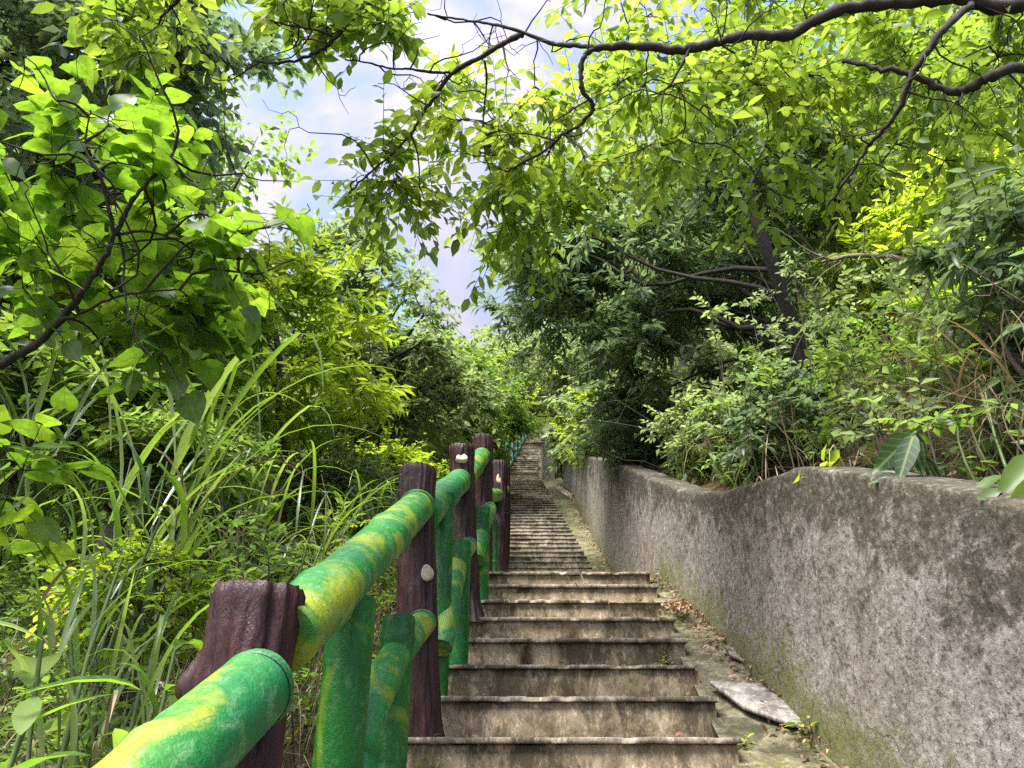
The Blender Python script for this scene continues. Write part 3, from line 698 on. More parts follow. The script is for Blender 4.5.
# ------------------------------------------------------------------ explicit branches helper
def pixline(pts): return np.array([atD(px, py, d) for px, py, d in pts])
def spline(P, n):
    P = np.asarray(P, float); tt = np.linspace(0, len(P) - 1, n); out = []
    for t in tt:
        i = min(int(t), len(P) - 2); u = t - i
        a, b, c, d = P[max(i - 1, 0)], P[i], P[i + 1], P[min(i + 2, len(P) - 1)]
        out.append(.5 * ((2 * b) + (-a + c) * u + (2 * a - 5 * b + 4 * c - d) * u * u + (-a + 3 * b - 3 * c + d) * u ** 3))
    return np.array(out)
def branch_tree(name, label, cat, seed, lines, boxes, leafmat, tpl, size, barkmat, ntwig, nleaf, rad, droop, twig_r=.0025, extra_trunk=None, connect_r=.006, flat=.6, axis=(0, 0, .2), bare=1.0):
    """lines: [(pts world, r0, r1)], the first is the trunk. boxes: [(x0,x1,y0,y1,d0,d1,count)] of leafy sprays, in view-angle ranges"""
    r = np.random.default_rng(seed); root = empty(name, lines[0][0][0], label, cat); allp = []
    for j, (P, r0, r1) in enumerate(lines):
        Q = spline(P, 8 * len(P)); n = len(Q); mb = MB(); Q = Q + r.normal(size=Q.shape) * min(r0, .02) * .16; Q += np.array([[noise.noise(Vector((q[0] * 4, q[1] * 4, q[2] * 4 + c * 7))) for c in range(3)] for q in Q]) * .045 * np.sin(np.linspace(0, PI, n))[:, None]
        mb.tube(Q, [(r0 + (r1 - r0) * i / (n - 1)) * (1 + .10 * r.normal()) for i in range(n)], 9)
        if j:
            for _ in range(int(3 + bare * n / 10)):
                a = Q[r.integers(2, n)]; L_ = r.uniform(.12, .45); b_ = a + nrm(r.normal(size=3) * [1, .7, .8]) * L_; W_ = wander(a, b_, 8, .10, r); mb.tube(W_, np.linspace(.0045, .0015, 8), 5)
                for _k in range(2): a2 = W_[r.integers(3, 8)]; mb.tube(wander(a2, a2 + nrm(r.normal(size=3)) * L_ * .45, 5, .1, r), np.linspace(.002, .001, 5), 4)
        mb.build('trunk' if j == 0 else 'branch', barkmat, root); allp.append(Q)
    allp = np.concatenate(allp); cen = []
    for x0, x1, y0, y1, d0, d1, c in boxes:
        for _ in range(c): cen.append(atD(r.uniform(x0, x1), r.uniform(y0, y1), r.uniform(d0, d1)))
    cen = np.array(cen); ax = np.zeros_like(cen); tw = MB(); pool = allp.copy()
    order = np.argsort([np.min(np.linalg.norm(allp - c, axis=1)) for c in cen])
    for i in order:
        c = cen[i]; j = int(np.argmin(np.linalg.norm(pool - c, axis=1))); L = np.linalg.norm(pool[j] - c)
        P = wander(pool[j], c, 6, .07, r, sag=.04); w = connect_r * (.6 + .5 * L)
        tw.tube(P, np.linspace(w, connect_r * .4, 6), 5, cap=False); pool = np.concatenate([pool, P[2:]]); ax[i] = (c - pool[j]) / (L + 1e-6)
    ax += np.array(axis); cr = Crown(seed + 3); cr.clump(cen, ax, ntwig, nleaf, rad, size, tpl, droop, flat=flat, twig_r=twig_r)
    tw.v += cr.tw.v; tw.t += [t + tw.n for t in cr.tw.t]; tw.n += cr.tw.n
    tw.build('twig', barkmat, root); cr.build('crown', leafmat, root, smooth=True); return root

# overhanging tree: trunk outside the frame to the right, limbs reach over the stairs
g0 = np.array([5.2, 2.6, G(5.2, 2.6) - .1])
ov_lines = [
    (np.array([g0, g0 + [-.3, 0, 1.6], atD(1180, -30, 4.6), atD(1080, -8, 4.3)]), .12, .06),
    (pixline([(1080, -8, 4.3), (1024, 3, 4.1), (960, 3, 4.0), (900, 2, 4.0), (840, 12, 3.9), (780, 31, 3.8), (730, 43, 3.8), (690, 48, 3.8), (640, 48, 3.8), (595, 48, 3.8)]), .032, .017),
    (pixline([(595, 48, 3.8), (583, 60, 3.75), (581, 88, 3.7), (589, 105, 3.7), (578, 124, 3.7), (560, 136, 3.7), (542, 152, 3.7), (505, 172, 3.7)]), .013, .005),
    (pixline([(595, 48, 3.8), (560, 42, 3.9), (520, 32, 4.0), (470, 22, 4.1), (428, 14, 4.2)]), .013, .004),
    (pixline([(522, 34, 4.0), (482, 56, 3.9), (450, 72, 3.9), (430, 100, 3.85), (412, 130, 3.8), (394, 150, 3.8), (352, 190, 3.8)]), .014, .004),
    (pixline([(450, 72, 3.9), (420, 68, 3.9), (380, 62, 4.0), (345, 60, 4.0)]), .007, .003),
    (pixline([(484, 60, 3.9), (483, 100, 3.9), (486, 160, 3.9)]), .006, .003),
    (pixline([(1100, 60, 3.9), (1024, 70, 3.8), (990, 78, 3.7), (960, 85, 3.7), (930, 80, 3.7), (890, 70, 3.7), (845, 60, 3.8)]), .024, .009),
    (pixline([(972, 4, 4.0), (942, 30, 3.7), (920, 65, 3.6), (895, 105, 3.6), (870, 145, 3.6), (850, 175, 3.6), (828, 205, 3.6)]), .016, .005),
    (pixline([(690, 48, 3.8), (670, 78, 3.7), (650, 95, 3.7)]), .008, .003),
]
ov_boxes = [(600, 1050, -30, 90, 4.2, 5.8, 52), (660, 1040, 80, 190, 4.0, 5.6, 24), (520, 680, 80, 165, 3.8, 4.8, 16), (440, 550, 100, 190, 3.8, 4.4, 10), (370, 450, 175, 205, 3.7, 4.1, 5), (365, 420, 140, 170, 3.8, 4.1, 2), (500, 600, 190, 225, 3.9, 4.4, 4), (440, 560, 60, 95, 3.9, 4.4, 3)]
branch_tree('overhanging_tree', 'leafy tree on the right whose dark crooked limbs arch over the stairs at the top', 'tree', 31, ov_lines, ov_boxes, L_OVER, OVATE, .076, BARK_DARK, 8, 9, .38, .35)

# top-left overhanging branch of a tree standing left
g1 = np.array([-3.4, 2.0, G(-3.4, 2.0) - .1])
tl_lines = [
    (np.array([g1, g1 + [.2, .1, 2.0], atD(60, -160, 4.6), atD(240, -90, 4.4)]), .11, .035),
    (pixline([(240, -90, 4.4), (330, -40, 4.2), (368, 2, 4.1), (350, 20, 4.1), (336, 38, 4.0), (325, 52, 4.0), (300, 60, 4.0), (255, 62, 4.0)]), .02, .005),
    (pixline([(336, 38, 4.0), (300, 26, 4.0), (270, 20, 4.0)]), .008, .003),
    (pixline([(240, -90, 4.4), (200, -30, 4.2), (160, 20, 4.2)]), .02, .006),
    (pixline([(368, 2, 4.1), (430, -10, 4.2), (500, -20, 4.3)]), .008, .004),
]
tl_boxes = [(200, 390, -50, 5, 3.9, 4.6, 10), (270, 330, 25, 45, 3.9, 4.2, 2), (345, 385, 20, 60, 3.9, 4.2, 2), (90, 190, -30, 60, 3.9, 4.6, 10)]
branch_tree('overhanging_tree', 'tree at left whose leafy twigs hang into the sky along the top edge', 'tree', 47, tl_lines, tl_boxes, L_OVER, OVATE, .085, BARK_DARK, 7, 8, .28, .35)

# big-leaved sapling close on the left
g2 = np.array([-2.5, 1.6, G(-2.5, 1.6) - .1])
sp_lines = [
    (np.array([g2, g2 + [.25, .1, .9], atD(-60, 400, 2.5), atD(0, 356, 2.3), atD(60, 320, 2.25), atD(95, 282, 2.25), atD(115, 235, 2.25)]), .014, .006),
    (pixline([(115, 235, 2.25), (135, 200, 2.25), (170, 165, 2.3), (175, 130, 2.35)]), .007, .003),
    (pixline([(115, 235, 2.25), (105, 180, 2.25), (95, 150, 2.3), (90, 110, 2.35)]), .006, .002),
    (pixline([(60, 320, 2.25), (120, 308, 2.2), (180, 290, 2.2)]), .006, .002),
    (pixline([(115, 235, 2.25), (150, 228, 2.3), (200, 240, 2.3), (240, 236, 2.4)]), .004, .002),
]
sp_boxes = [(50, 130, 110, 190, 2.2, 3.1, 4), (120, 190, 115, 190, 2.2, 3.1, 5), (130, 240, 190, 310, 2.2, 3.1, 11), (40, 130, 210, 320, 2.2, 3.1, 5), (-30, 30, 120, 330, 2.1, 2.6, 5), (110, 210, 300, 335, 2.2, 2.6, 4), (0, 50, 470, 500, 2.0, 2.2, 2)]
branch_tree('big_leaved_sapling', 'near sapling with large heart-shaped translucent green leaves and dark forked stem at left', 'tree', 53, sp_lines, sp_boxes, L_BRIGHT, HEART, .073, BARK_DARK, 5, 5, .25, .12, twig_r=.0018, connect_r=.003)

# ------------------------------------------------------------------ individual trees
def E(px, py, d, rx, ry, rd, n):
    c = atD(px, py, d); return (c, (rx * d / F, rd, ry * d / F * 1.02), n)
def base_at(px, py, d):
    p = atD(px, py, d); return np.array([p[0], p[1], G(p[0], p[1]) - .15])
def tree(name, label, seed, b, top, tr, ells, mat, tpl, size, bk, cat='tree', **kw):
    B = base_at(*b); T_ = atD(*top); mid = B + (T_ - B) * .5 + np.array([.12, 0, 0]) * np.random.default_rng(seed).normal()
    return make_tree(name, label, cat, seed, [B, mid, T_], tr, ells, mat, tpl, size, bk, **kw)

tree('dark_tree', 'tall dark-leaved tree filling the upper left corner', 101, (55, 480, 7.5), (75, 130, 7.2), .13,
     [E(50, 60, 7.2, 170, 150, 1.3, 120), E(40, 230, 7.0, 130, 120, 1.2, 70), E(130, -40, 7.4, 70, 60, .9, 14)], L_DARK, SMALL, .10, BARK_DARK, ntwig=9, nleaf=16, rad=.42, hubs=9)
tree('leafy_tree', 'mid green tree behind the large-leaved sapling at the left edge', 102, (170, 500, 5.6), (150, 300, 5.6), .07,
     [E(90, 330, 5.6, 150, 90, .8, 70), E(180, 270, 5.8, 50, 60, .6, 18), E(60, 430, 5.2, 120, 60, .7, 42)], L_MID, SMALL, .085, BARK_MID, ntwig=8, nleaf=14, rad=.33, hubs=7)
tree('lime_tree', 'bright yellow-green young tree above the tall grass, left of the grey-green tree', 103, (280, 500, 6.2), (275, 330, 6.2), .05,
     [E(300, 315, 6.2, 75, 75, .8, 34), E(280, 385, 6.0, 95, 50, .8, 30), E(225, 320, 6.2, 35, 60, .4, 12)], L_LIME, SLIM, .105, BARK_MID, ntwig=7, nleaf=11, rad=.30, hubs=7)
tree('grey_green_tree', 'fine-leaved grey-green tree with dark slanting branches in the left middle distance', 104, (330, 530, 8.6), (370, 330, 8.8), .09,
     [E(375, 330, 8.8, 75, 75, 1.0, 62), E(420, 400, 8.6, 70, 60, 1.0, 42), E(330, 430, 8.2, 80, 60, .9, 34), E(350, 255, 9.0, 35, 28, .5, 14)], L_GREY, SMALL, .085, BARK_DARK, ntwig=8, nleaf=15, rad=.38, hubs=14, limb_r=.5)
tree('slender_tree', 'light green slender tree left of the stairs below the gap of sky', 105, (430, 520, 12), (440, 370, 12.5), .08,
     [E(430, 390, 12.5, 55, 62, 1.1, 66), E(480, 400, 13.5, 45, 50, 1.1, 50)], L_MID, SMALL, .11, BARK_MID, ntwig=8, nleaf=13, rad=.5, hubs=7)
tree('dark_tree', 'broad dark blue-green tree right of the stairs with black leaning trunk behind the wall', 106, (815, 470, 6.9), (748, 190, 7.0), .082,
     [E(640, 250, 8.2, 130, 75, 1.0, 74), E(740, 190, 8.0, 110, 70, .9, 26), E(556, 288, 9.0, 58, 52, 1.0, 28), E(690, 340, 8.0, 95, 55, .8, 34), E(555, 235, 9.0, 55, 40, .8, 26)], L_DARK, SLIM, .12, BARK_DARK, ntwig=9, nleaf=15, rad=.42, hubs=14)
tree('pale_barked_tree', 'tree with a pale trunk standing in the right thicket behind the wall', 107, (835, 450, 9.2), (838, 180, 9.4), .14,
     [E(850, 150, 9.4, 140, 90, 1.3, 90), E(960, 210, 9.0, 90, 80, 1.1, 55), E(760, 120, 9.4, 90, 60, 1.0, 36)], L_MID, SMALL, .11, BARK_PALE, ntwig=9, nleaf=14, rad=.5, hubs=10)
tree('sunlit_tree', 'yellow-green leaved tree at the right edge behind the thicket', 108, (960, 460, 7.5), (975, 250, 7.5), .07,
     [E(975, 250, 7.5, 80, 70, .8, 55), E(890, 300, 7.8, 70, 45, .8, 26), E(1010, 340, 6.5, 60, 60, .7, 34)], L_LIME, SLIM, .13, BARK_PALE, ntwig=7, nleaf=12, rad=.42, hubs=8)
tree('arching_tree', 'feathery light green tree arching over the upper steps', 109, (600, 480, 15.5), (570, 380, 15.5), .09,
     [E(545, 372, 15.5, 55, 40, 1.4, 62), E(610, 390, 14.5, 50, 40, 1.3, 52), E(500, 362, 16.5, 30, 26, 1.0, 18), E(548, 408, 24, 26, 14, 1.2, 26)], L_GREY, SMALL, .115, BARK_MID, ntwig=8, nleaf=13, rad=.5, hubs=8)
tree('lime_tree', 'pale sunlit tree closing over the very top of the stairs', 110, (585, 470, 19), (570, 400, 19), .08,
     [E(585, 396, 19, 34, 26, 1.5, 44), E(540, 392, 20, 32, 20, 1.5, 34), E(520, 412, 18, 16, 16, 1.0, 14)], L_LIME, SMALL, .13, BARK_MID, ntwig=8, nleaf=12, rad=.5, hubs=8)
# pale crooked branch
def crooked():
    root = empty('dead_branch', base_at(960, 450, 7.0), 'bare pale crooked branch bending over in the right thicket', 'branch')
    B = base_at(985, 450, 7.0); P = np.concatenate([[B], pixline([(965, 350, 6.8), (948, 300, 6.8), (920, 270, 6.8), (890, 257, 6.8), (850, 256, 6.8), (822, 262, 6.9)])]); Q = spline(P, 50)
    mb = MB(); mb.tube(Q, np.linspace(.045, .012, 50), 8); mb.build('limb', BARK_PALE, root); r = np.random.default_rng(3); tw = MB()
    for _ in range(16):
        a = Q[r.integers(18, 48)]; b = a + nrm(r.normal(size=3) * [1, .6, .9]) * r.uniform(.3, .9); tw.tube(wander(a, b, 6, .08, r), np.linspace(.008, .002, 6), 5)
    tw.build('twig', BARK_PALE, root)
crooked()

def shrub(name, label, seed, px, py, d, rx, ry, rd, n, mat, tpl, size, bk=BARK_MID, rad=.28, ntwig=7, nleaf=11, cat='shrub', **kw):
    c = atD(px, py, d); B = np.array([c[0], c[1], G(c[0], c[1]) - .05])
    return make_tree(name, label, cat, seed, [B, B + (c - B) * .5 + [.05, 0, .02], c], .03, [E(px, py, d, rx, ry, rd, n)], mat, tpl, size, bk, ntwig=ntwig, nleaf=nleaf, rad=rad, hubs=6, limb_r=.6, **kw)
shrub('dark_shrub', 'dense dark green shrub against the wall back below the broad dark tree', 201, 640, 430, 8.5, 55, 38, .6, 60, L_DARK, SMALL, .09)
shrub('leafy_shrub', 'grey-green shrub behind the low dip of the wall', 202, 705, 432, 6.2, 45, 30, .35, 40, L_GREY, SMALL, .06, rad=.2)
shrub('dark_shrub', 'dark ivy-like shrub at the foot of the black leaning trunk', 203, 780, 425, 5.6, 55, 42, .4, 50, L_DARK, OVATE, .07, rad=.22)
shrub('leafy_shrub', 'light green shrub over the far end of the long wall', 204, 590, 430, 13, 26, 24, .9, 46, L_LIME, SMALL, .10, rad=.35)
shrub('leafy_shrub', 'low mixed green shrub in the thicket right of the pale trunk', 205, 880, 400, 5.8, 60, 45, .5, 34, L_MID, OVATE, .065, BARK_PALE, rad=.24)
shrub('leafy_shrub', 'green shrub hanging in from the right edge above the wall', 206, 1015, 280, 3.8, 40, 110, .35, 26, L_DARK, LANCE, .11, BARK_MID, rad=.22, nleaf=7)
shrub('dark_shrub', 'small dark shrub beside the top of the upper steps on the right', 207, 567, 442, 17, 14, 14, .7, 26, L_DARK, SMALL, .12, rad=.35)
shrub('lime_shrub', 'sunlit yellow-green low shrub left of the maroon posts', 208, 400, 480, 7.6, 45, 24, .5, 44, L_LIME, SMALL, .075, rad=.24)
shrub('leafy_shrub', 'small-leaved shrub behind the tall grass at left', 209, 190, 470, 4.6, 70, 50, .5, 52, L_MID, SMALL, .06, rad=.24)
shrub('leafy_shrub', 'grey-green bush just left of the second maroon post', 210, 340, 500, 6.0, 50, 36, .5, 44, L_GREY, SMALL, .065, rad=.24)
shrub('leafy_shrub', 'low small-leaved bush behind the railing corner beside the nearest post', 211, 140, 600, 2.9, 60, 40, .3, 40, L_LIME, OVATE, .04, rad=.13, nleaf=8)
shrub('leafy_shrub', 'light bush at the path edge left of the teal railing', 212, 478, 447, 14, 24, 16, .8, 30, L_LIME, SMALL, .10, rad=.35)

# big-leaved plants on the wall
def big_leaf_plant(name, label, base, specs, mat, tplw, seed):
    """specs: (tip px, py, dist, leaf length, width)"""
    root = empty(name, base, label, 'plant'); r = np.random.default_rng(seed); st_ = MB()
    for a, b, w in specs:
        a = np.array(a); b = np.array(b); L = np.linalg.norm(b - a); cr = Crown(seed); st_.tube(wander(base, a, 7, .05, r, .1), np.linspace(.008, .004, 7), 6)
        D = (b - a)[None]; N = np.array([[-.7, -.6, .1]]) + r.normal(size=(1, 3)) * .2
        tv, tt = tpl_lance(w, .18); V, T, q, uv = leaves(a[None], D, N, 1.0, (tv, tt), r)
        s_ = L / np.linalg.norm(V[15] - V[0]); V = a + (V - a) * s_
        mesh_tris('leaf_blade', V, T, mat, root, q, uv, smooth=True)
    st_.build('stem', L_GRASS_STEM, root)
L_GRASS_STEM = m_plain('green_stem', (.10, .16, .04), .5)
b = atY(925, 492, 2.4) + np.array([.12, .1, -.08])
big_leaf_plant('broad_leaf_plant', 'dark green broad-leaved plant drooping on the wall top right of the crest', b,
    [(atD(915, 432, 2.75), atD(872, 474, 2.7), .42), (atD(914, 434, 2.75), atD(897, 482, 2.65), .4), (atD(912, 436, 2.8), atD(922, 474, 2.7), .35), (atD(900, 476, 2.7), atD(868, 480, 2.65), .4)], L_DEEP, .4, 61)
b = atY(1030, 512, 2.0) + np.array([.15, .1, -.05])
big_leaf_plant('broad_leaf_plant', 'bright lime broad-leaved plant on the wall top at the right edge', b,
    [(atD(1040, 455, 2.3), atD(995, 494, 2.2), .42), (atD(1000, 492, 2.2), atD(975, 498, 2.2), .6), (atD(1005, 476, 2.4), atD(962, 494, 2.3), .3), (atD(1040, 480, 2.2), atD(1010, 503, 2.15), .5)], L_OVER, .4, 62)
weed('wall_top_plant', 'small pale leafy sprout on the wall top between the two broad-leaved plants', atY(968, 496, 2.15) + np.array([.12, .05, -.03]), 14, .05, L_MID, BROAD, 19, stemlen=.06, cat='plant')
weed('wall_top_plant', 'low green fern-like tuft above the dip of the wall', atY(625, 466, 8.5) + np.array([.3, .1, -.1]), 26, .22, L_DARK, LANCE, 21, stemlen=.15, cat='plant')

# ------------------------------------------------------------------ tall grass
def blades(mb_r, base, n, L, w, r, spread=.5, arch=1.0, lean=(0, 0), nseg=9, out=None, start=0.0, q0=None):
    """arching grass blades as folded ribbons; appended to out lists"""
    V = []; T = []; Q = []; U = []; o = out['n']
    for i in range(n):
        th = r.uniform(0, 2 * PI); sp = r.uniform(.15, 1) * spread
        d = np.array([math.cos(th) * sp + lean[0], math.sin(th) * sp + lean[1], 1.0]); d /= np.linalg.norm(d)
        l = L * r.uniform(.55, 1.1); wd = w * r.uniform(.45, 1.05); bend = arch * r.uniform(.5, 1.5)
        p = np.array(base) + np.array([r.normal() * .05, r.normal() * .05, 0]); p = p + np.array([0, 0, start * r.uniform(.2, 1)])
        hz = np.array([d[0], d[1], 0]); hz /= np.linalg.norm(hz) + 1e-6; hz = nrm(hz + r.normal(size=3) * np.array([.25, .25, 0]))
        side = nrm(np.cross(hz, [0, 0, 1.0])); kink = r.uniform(.45, .9) if r.random() < .25 else 2
        q = r.random() if q0 is None else q0 * r.random()
        for k in range(nseg + 1):
            t = k / nseg; ww = wd * .5 * (min(1, .35 + 3 * t)) * max(.03, (1 - t ** 2.2))
            nn = np.cross(side, d)
            V += [p + side * ww + nn * ww * .25, p - nn * ww * .2 * 0, p - side * ww + nn * ww * .25]; Q += [q] * 3; U += [(t, .1, 0), (t, 0, 0), (t, .1, 0)]
            if k < nseg:
                a = o + 3 * k; T += [(a, a + 3, a + 4), (a, a + 4, a + 1), (a + 1, a + 4, a + 5), (a + 1, a + 5, a + 2)]
            g = bend * 2.0 / nseg * (.25 + 1.5 * t); d = d + hz * g * .55 - np.array([0, 0, 1]) * g * (.75 if t < kink else 3.0); d /= np.linalg.norm(d); p = p + d * l / nseg
        o += 3 * (nseg + 1)
    out['V'] += V; out['T'] += T; out['Q'] += Q; out['U'] += U; out['n'] = o
def clump(name, label, px, py, d, specs, seed, hgt=None, group=None, cat='grass clump', mat=None):
    """px,py,d: where the blades fan out; stems reach down to the ground"""
    r = np.random.default_rng(seed); top = atD(px, py, d); g = G(top[0], top[1]); root = empty(name, (top[0], top[1], g), label, cat, group)
    o = dict(V=[], T=[], Q=[], U=[], n=0); st_ = MB()
    for n, L, w, spread, arch, lean in specs:
        nst = max(2, n // 6); bases = []
        for _ in range(nst):
            b0 = np.array([top[0] + r.normal() * .10, top[1] + r.normal() * .10, g]); b1 = top + r.normal(size=3) * np.array([.09, .09, .12])
            P = wander(b0, b1, 6, .02, r); st_.tube(P, np.linspace(.008, .004, 6), 5, cap=False); bases.append(P)
        for _ in range(n):
            P = bases[r.integers(nst)]; bp = P[r.choice([3, 4, 5, 5])]
            blades(None, bp, 1, L, w, r, spread, arch, lean, out=o)
    st_.build('stem', L_GRASS_STEM, root)
    mesh_tris('foliage', np.array(o['V']), np.array(o['T']), mat or L_GRASS, root, np.array(o['Q']), np.array(o['U']), smooth=True)
    o = dict(V=[], T=[], Q=[], U=[], n=0)
    for _ in range(10): blades(None, top - np.array([0, 0, r.uniform(.1, .5)]), 1, specs[0][1] * .7, specs[0][2] * .7, r, .8, 1.8, out=o)
    mesh_tris('dead_leaf', np.array(o['V']), np.array(o['T']), L_DRY, root, np.array(o['Q']), np.array(o['U']), smooth=True)
gg = 'tall arching grass beside the railing'
clump('tall_grass', 'tallest grass clump, its bright arching blades rising under the lime tree', 185, 465, 3.3, [(26, 1.0, .026, .45, 1.0, (.1, 0)), (6, .75, .05, .2, .4, (.15, 0))], 301, group=gg)
clump('tall_grass', 'arching grass clump with pale shining blades left of the nearest post', 165, 560, 2.9, [(24, .62, .022, .6, 1.1, (.05, 0))], 302, group=gg)
clump('tall_grass', 'grass clump with long bowed blades against the dark branches', 255, 490, 4.2, [(26, .8, .022, .6, 1.1, (.1, 0))], 303, group=gg)
clump('tall_grass', 'grass clump just behind the near end of the green rail', 265, 545, 3.2, [(24, .5, .018, .7, 1.1, (0, 0))], 304, group=gg)
clump('tall_grass', 'small grass clump beside the second maroon post', 350, 530, 5.0, [(24, .6, .02, .7, 1.1, (0, 0))], 305, group=gg)
clump('tall_grass', 'grass clump at the left edge below the sapling leaves', 60, 560, 2.4, [(20, .55, .02, .55, 1.0, (0, 0))], 306, group=gg)
clump('tall_grass', 'lowest grass clump in the bottom left corner', 30, 690, 1.9, [(18, .5, .018, .6, 1.0, (0, 0))], 307, group=gg)
clump('tall_grass', 'dense grass clump between the broad-leaved plants and the nearest post', 130, 640, 2.0, [(22, .45, .016, .7, 1.1, (0, 0))], 308, group=gg)
clump('tall_grass', 'far grass clump seen between the first and second posts', 310, 500, 5.8, [(22, .8, .022, .5, 1.0, (0, 0))], 309, group=gg)
clump('tall_grass', 'grass clump of drooping dry-tipped blades in the right thicket above the wall', 960, 370, 4.2, [(20, .8, .02, .7, 1.4, (-.2, 0))], 310)
clump('tall_grass', 'thin long-bladed grass in front of the yellow-green tree at the right', 930, 300, 4.6, [(10, .6, .016, .7, 1.3, (-.1, 0))], 311)

clump('dry_grass_clump', 'tan dry grass arching toward the stairs at the right edge above the wall', 985, 385, 3.4, [(34, .75, .010, .8, 1.6, (-.25, 0))], 312, mat=L_DRY)
clump('dry_grass_clump', 'thin dry grass tangle behind the wall crest, right of the black trunk', 900, 400, 4.2, [(34, .75, .010, .9, 1.5, (-.1, 0))], 313, mat=L_DRY)
def broad_plant(name, label, px, py, d, n, L, w, seed, hgt=.35):
    top = atD(px, py, d); g = G(top[0], top[1]); root = empty(name, (top[0], top[1], g), label, 'plant'); r = np.random.default_rng(seed)
    P = wander((top[0] - .03, top[1], g), top, 8, .03, r); mb = MB(); mb.tube(P, np.linspace(.008, .004, 8), 6); mb.build('stem', L_GRASS_STEM, root)
    for i in range(n):
        t = .45 + .55 * i / max(1, n - 1); p = P[0] + (P[-1] - P[0]) * t; th = i * 2.4 + r.uniform(-.4, .4)
        D = np.array([[math.cos(th), math.sin(th) * .8, r.uniform(.2, 1.1)]]); V, T, q, uv = leaves(p[None], D, np.array([[0, -.3, 1.]]) - D * .3, L, tpl_lance(w, .45), r)
        mesh_tris('leaf_blade', V, T, L_GRASS if r.random() < .6 else L_BRIGHT, root, q, uv, smooth=True)
broad_plant('broad_leaf_plant', 'upright plant with long broad green leaves at the lower left', 42, 640, 1.75, 8, .24, .24, 401)
broad_plant('broad_leaf_plant', 'low plant with long folded leaves beside the near green rail', 140, 690, 1.65, 8, .22, .22, 402)
broad_plant('broad_leaf_plant', 'small broad-leaved plant in the bottom left corner', 20, 735, 1.6, 7, .2, .24, 403)
broad_plant('broad_leaf_plant', 'small lime-leaved plant just left of the nearest maroon post', 175, 650, 1.9, 7, .13, .26, 404)

# ------------------------------------------------------------------ masses nobody could count
def scatter_ground(n, xr, yr, r, dens=None):
    P = []
    while len(P) < n:
        x = r.uniform(*xr); y = yr[0] + (yr[1] - yr[0]) * r.random() ** 1.4
        if dens and not dens(x, y): continue
        P.append((x, y, G(x, y)))
    return np.array(P)
def undergrowth(name, seed, n, xr, yr, h, mat, tpl, size, ntwig, nleaf, rad, dens):
    cr = Crown(seed); r = cr.r; P = scatter_ground(n, xr, yr, r, dens); top = P.copy(); top[:, 2] += r.uniform(.05, h, n); top[:, :2] += r.normal(size=(n, 2)) * .1
    cr.clump(top, np.tile([0, 0, 1.], (n, 1)), ntwig, nleaf, rad, size, tpl, .15, twig_r=.002)
    cr.tw.prisms(P, top, .004, .003); o = cr.build(name, mat); tag(o, kind='stuff')
    o2 = cr.tw.build(name + '_stems', BARK_MID); tag(o2, kind='stuff')
left_ok = lambda x, y: x < LX(y) - (.25 if y < 8 else .9)
right_ok = lambda x, y: x > WX(y) + .35
undergrowth('undergrowth', 501, 1100, (-7, 0), (1.2, 14), .9, L_MID, SMALL, .055, 6, 10, .22, left_ok)
undergrowth('undergrowth', 502, 600, (-12, .5), (9, 28), 1.5, L_MID, SMALL, .10, 7, 12, .42, left_ok)
undergrowth('undergrowth', 506, 420, (1, 8), (2.5, 12), 1.3, L_GREY, SMALL, .06, 6, 10, .24, right_ok)
undergrowth('undergrowth', 503, 650, (1, 9), (2.0, 14), .8, L_MID, SMALL, .06, 6, 10, .22, right_ok)
undergrowth('undergrowth', 504, 500, (1, 13), (9, 30), 1.6, L_GREY, SMALL, .10, 7, 12, .42, right_ok)
undergrowth('ground_cover', 505, 900, (-3.5, -.4), (1.0, 7), .35, L_MID, OVATE, .035, 5, 7, .12, left_ok)

def grass_mass(name, seed, n, xr, yr, L, w, mat, dens, spread=.5, arch=.9):
    r = np.random.default_rng(seed); P = scatter_ground(n, xr, yr, r, dens); o = dict(V=[], T=[], Q=[], U=[], n=0)
    for p in P: blades(None, p, 3, L * r.uniform(.5, 1.2), w, r, spread, arch, nseg=6, out=o)
    ob = mesh_tris(name, np.array(o['V']), np.array(o['T']), mat, None, np.array(o['Q']), np.array(o['U']), smooth=True); tag(ob, kind='stuff')
grass_mass('grass', 511, 700, (-4.5, -.5), (1.0, 9), .85, .012, L_GRASS, left_ok)
grass_mass('dry_grass', 512, 900, (-4.5, -.5), (1.0, 8), .8, .008, L_DRY, left_ok)
grass_mass('dry_grass', 513, 620, (1.2, 6), (1.6, 8), .95, .010, L_DRY, right_ok, .8, 1.2)
grass_mass('grass', 514, 260, (1.2, 6), (1.6, 12), .5, .01, L_GRASS, right_ok, .7, 1.1)

def twig_mass(name, seed, n, xr, yr, h, mat, dens, lo=0.0):
    r = np.random.default_rng(seed); P = scatter_ground(n, xr, yr, r, dens); mb = MB()
    for p in P:
        q = p + np.array([0, 0, lo * r.random()]); e = q + np.array([r.normal() * .5, r.normal() * .35, 1.0]) * h * r.uniform(.4, 1.2)
        L = wander(q, e, 11, .09, r, .02); w = r.uniform(.002, .006); mb.tube(L, np.linspace(w, w * .35, 11), 5, cap=False)
        for _ in range(3):
            a = L[r.integers(3, 10)]; bb = a + nrm(r.normal(size=3)) * h * .3; mb.tube(wander(a, bb, 4, .1, r), np.linspace(w * .4, w * .2, 4), 3, cap=False)
    o = mb.build(name, mat); tag(o, kind='stuff')
twig_mass('dead_stems', 521, 240, (1.3, 7), (2.0, 8), .85, TWIG_DRY, right_ok)
twig_mass('dead_stems', 527, 420, (-5, -.6), (1.1, 8), .9, TWIG_DRY, left_ok)
twig_mass('bare_twigs', 523, 110, (1.5, 9), (5, 14), 2.4, BARK_MID, right_ok)
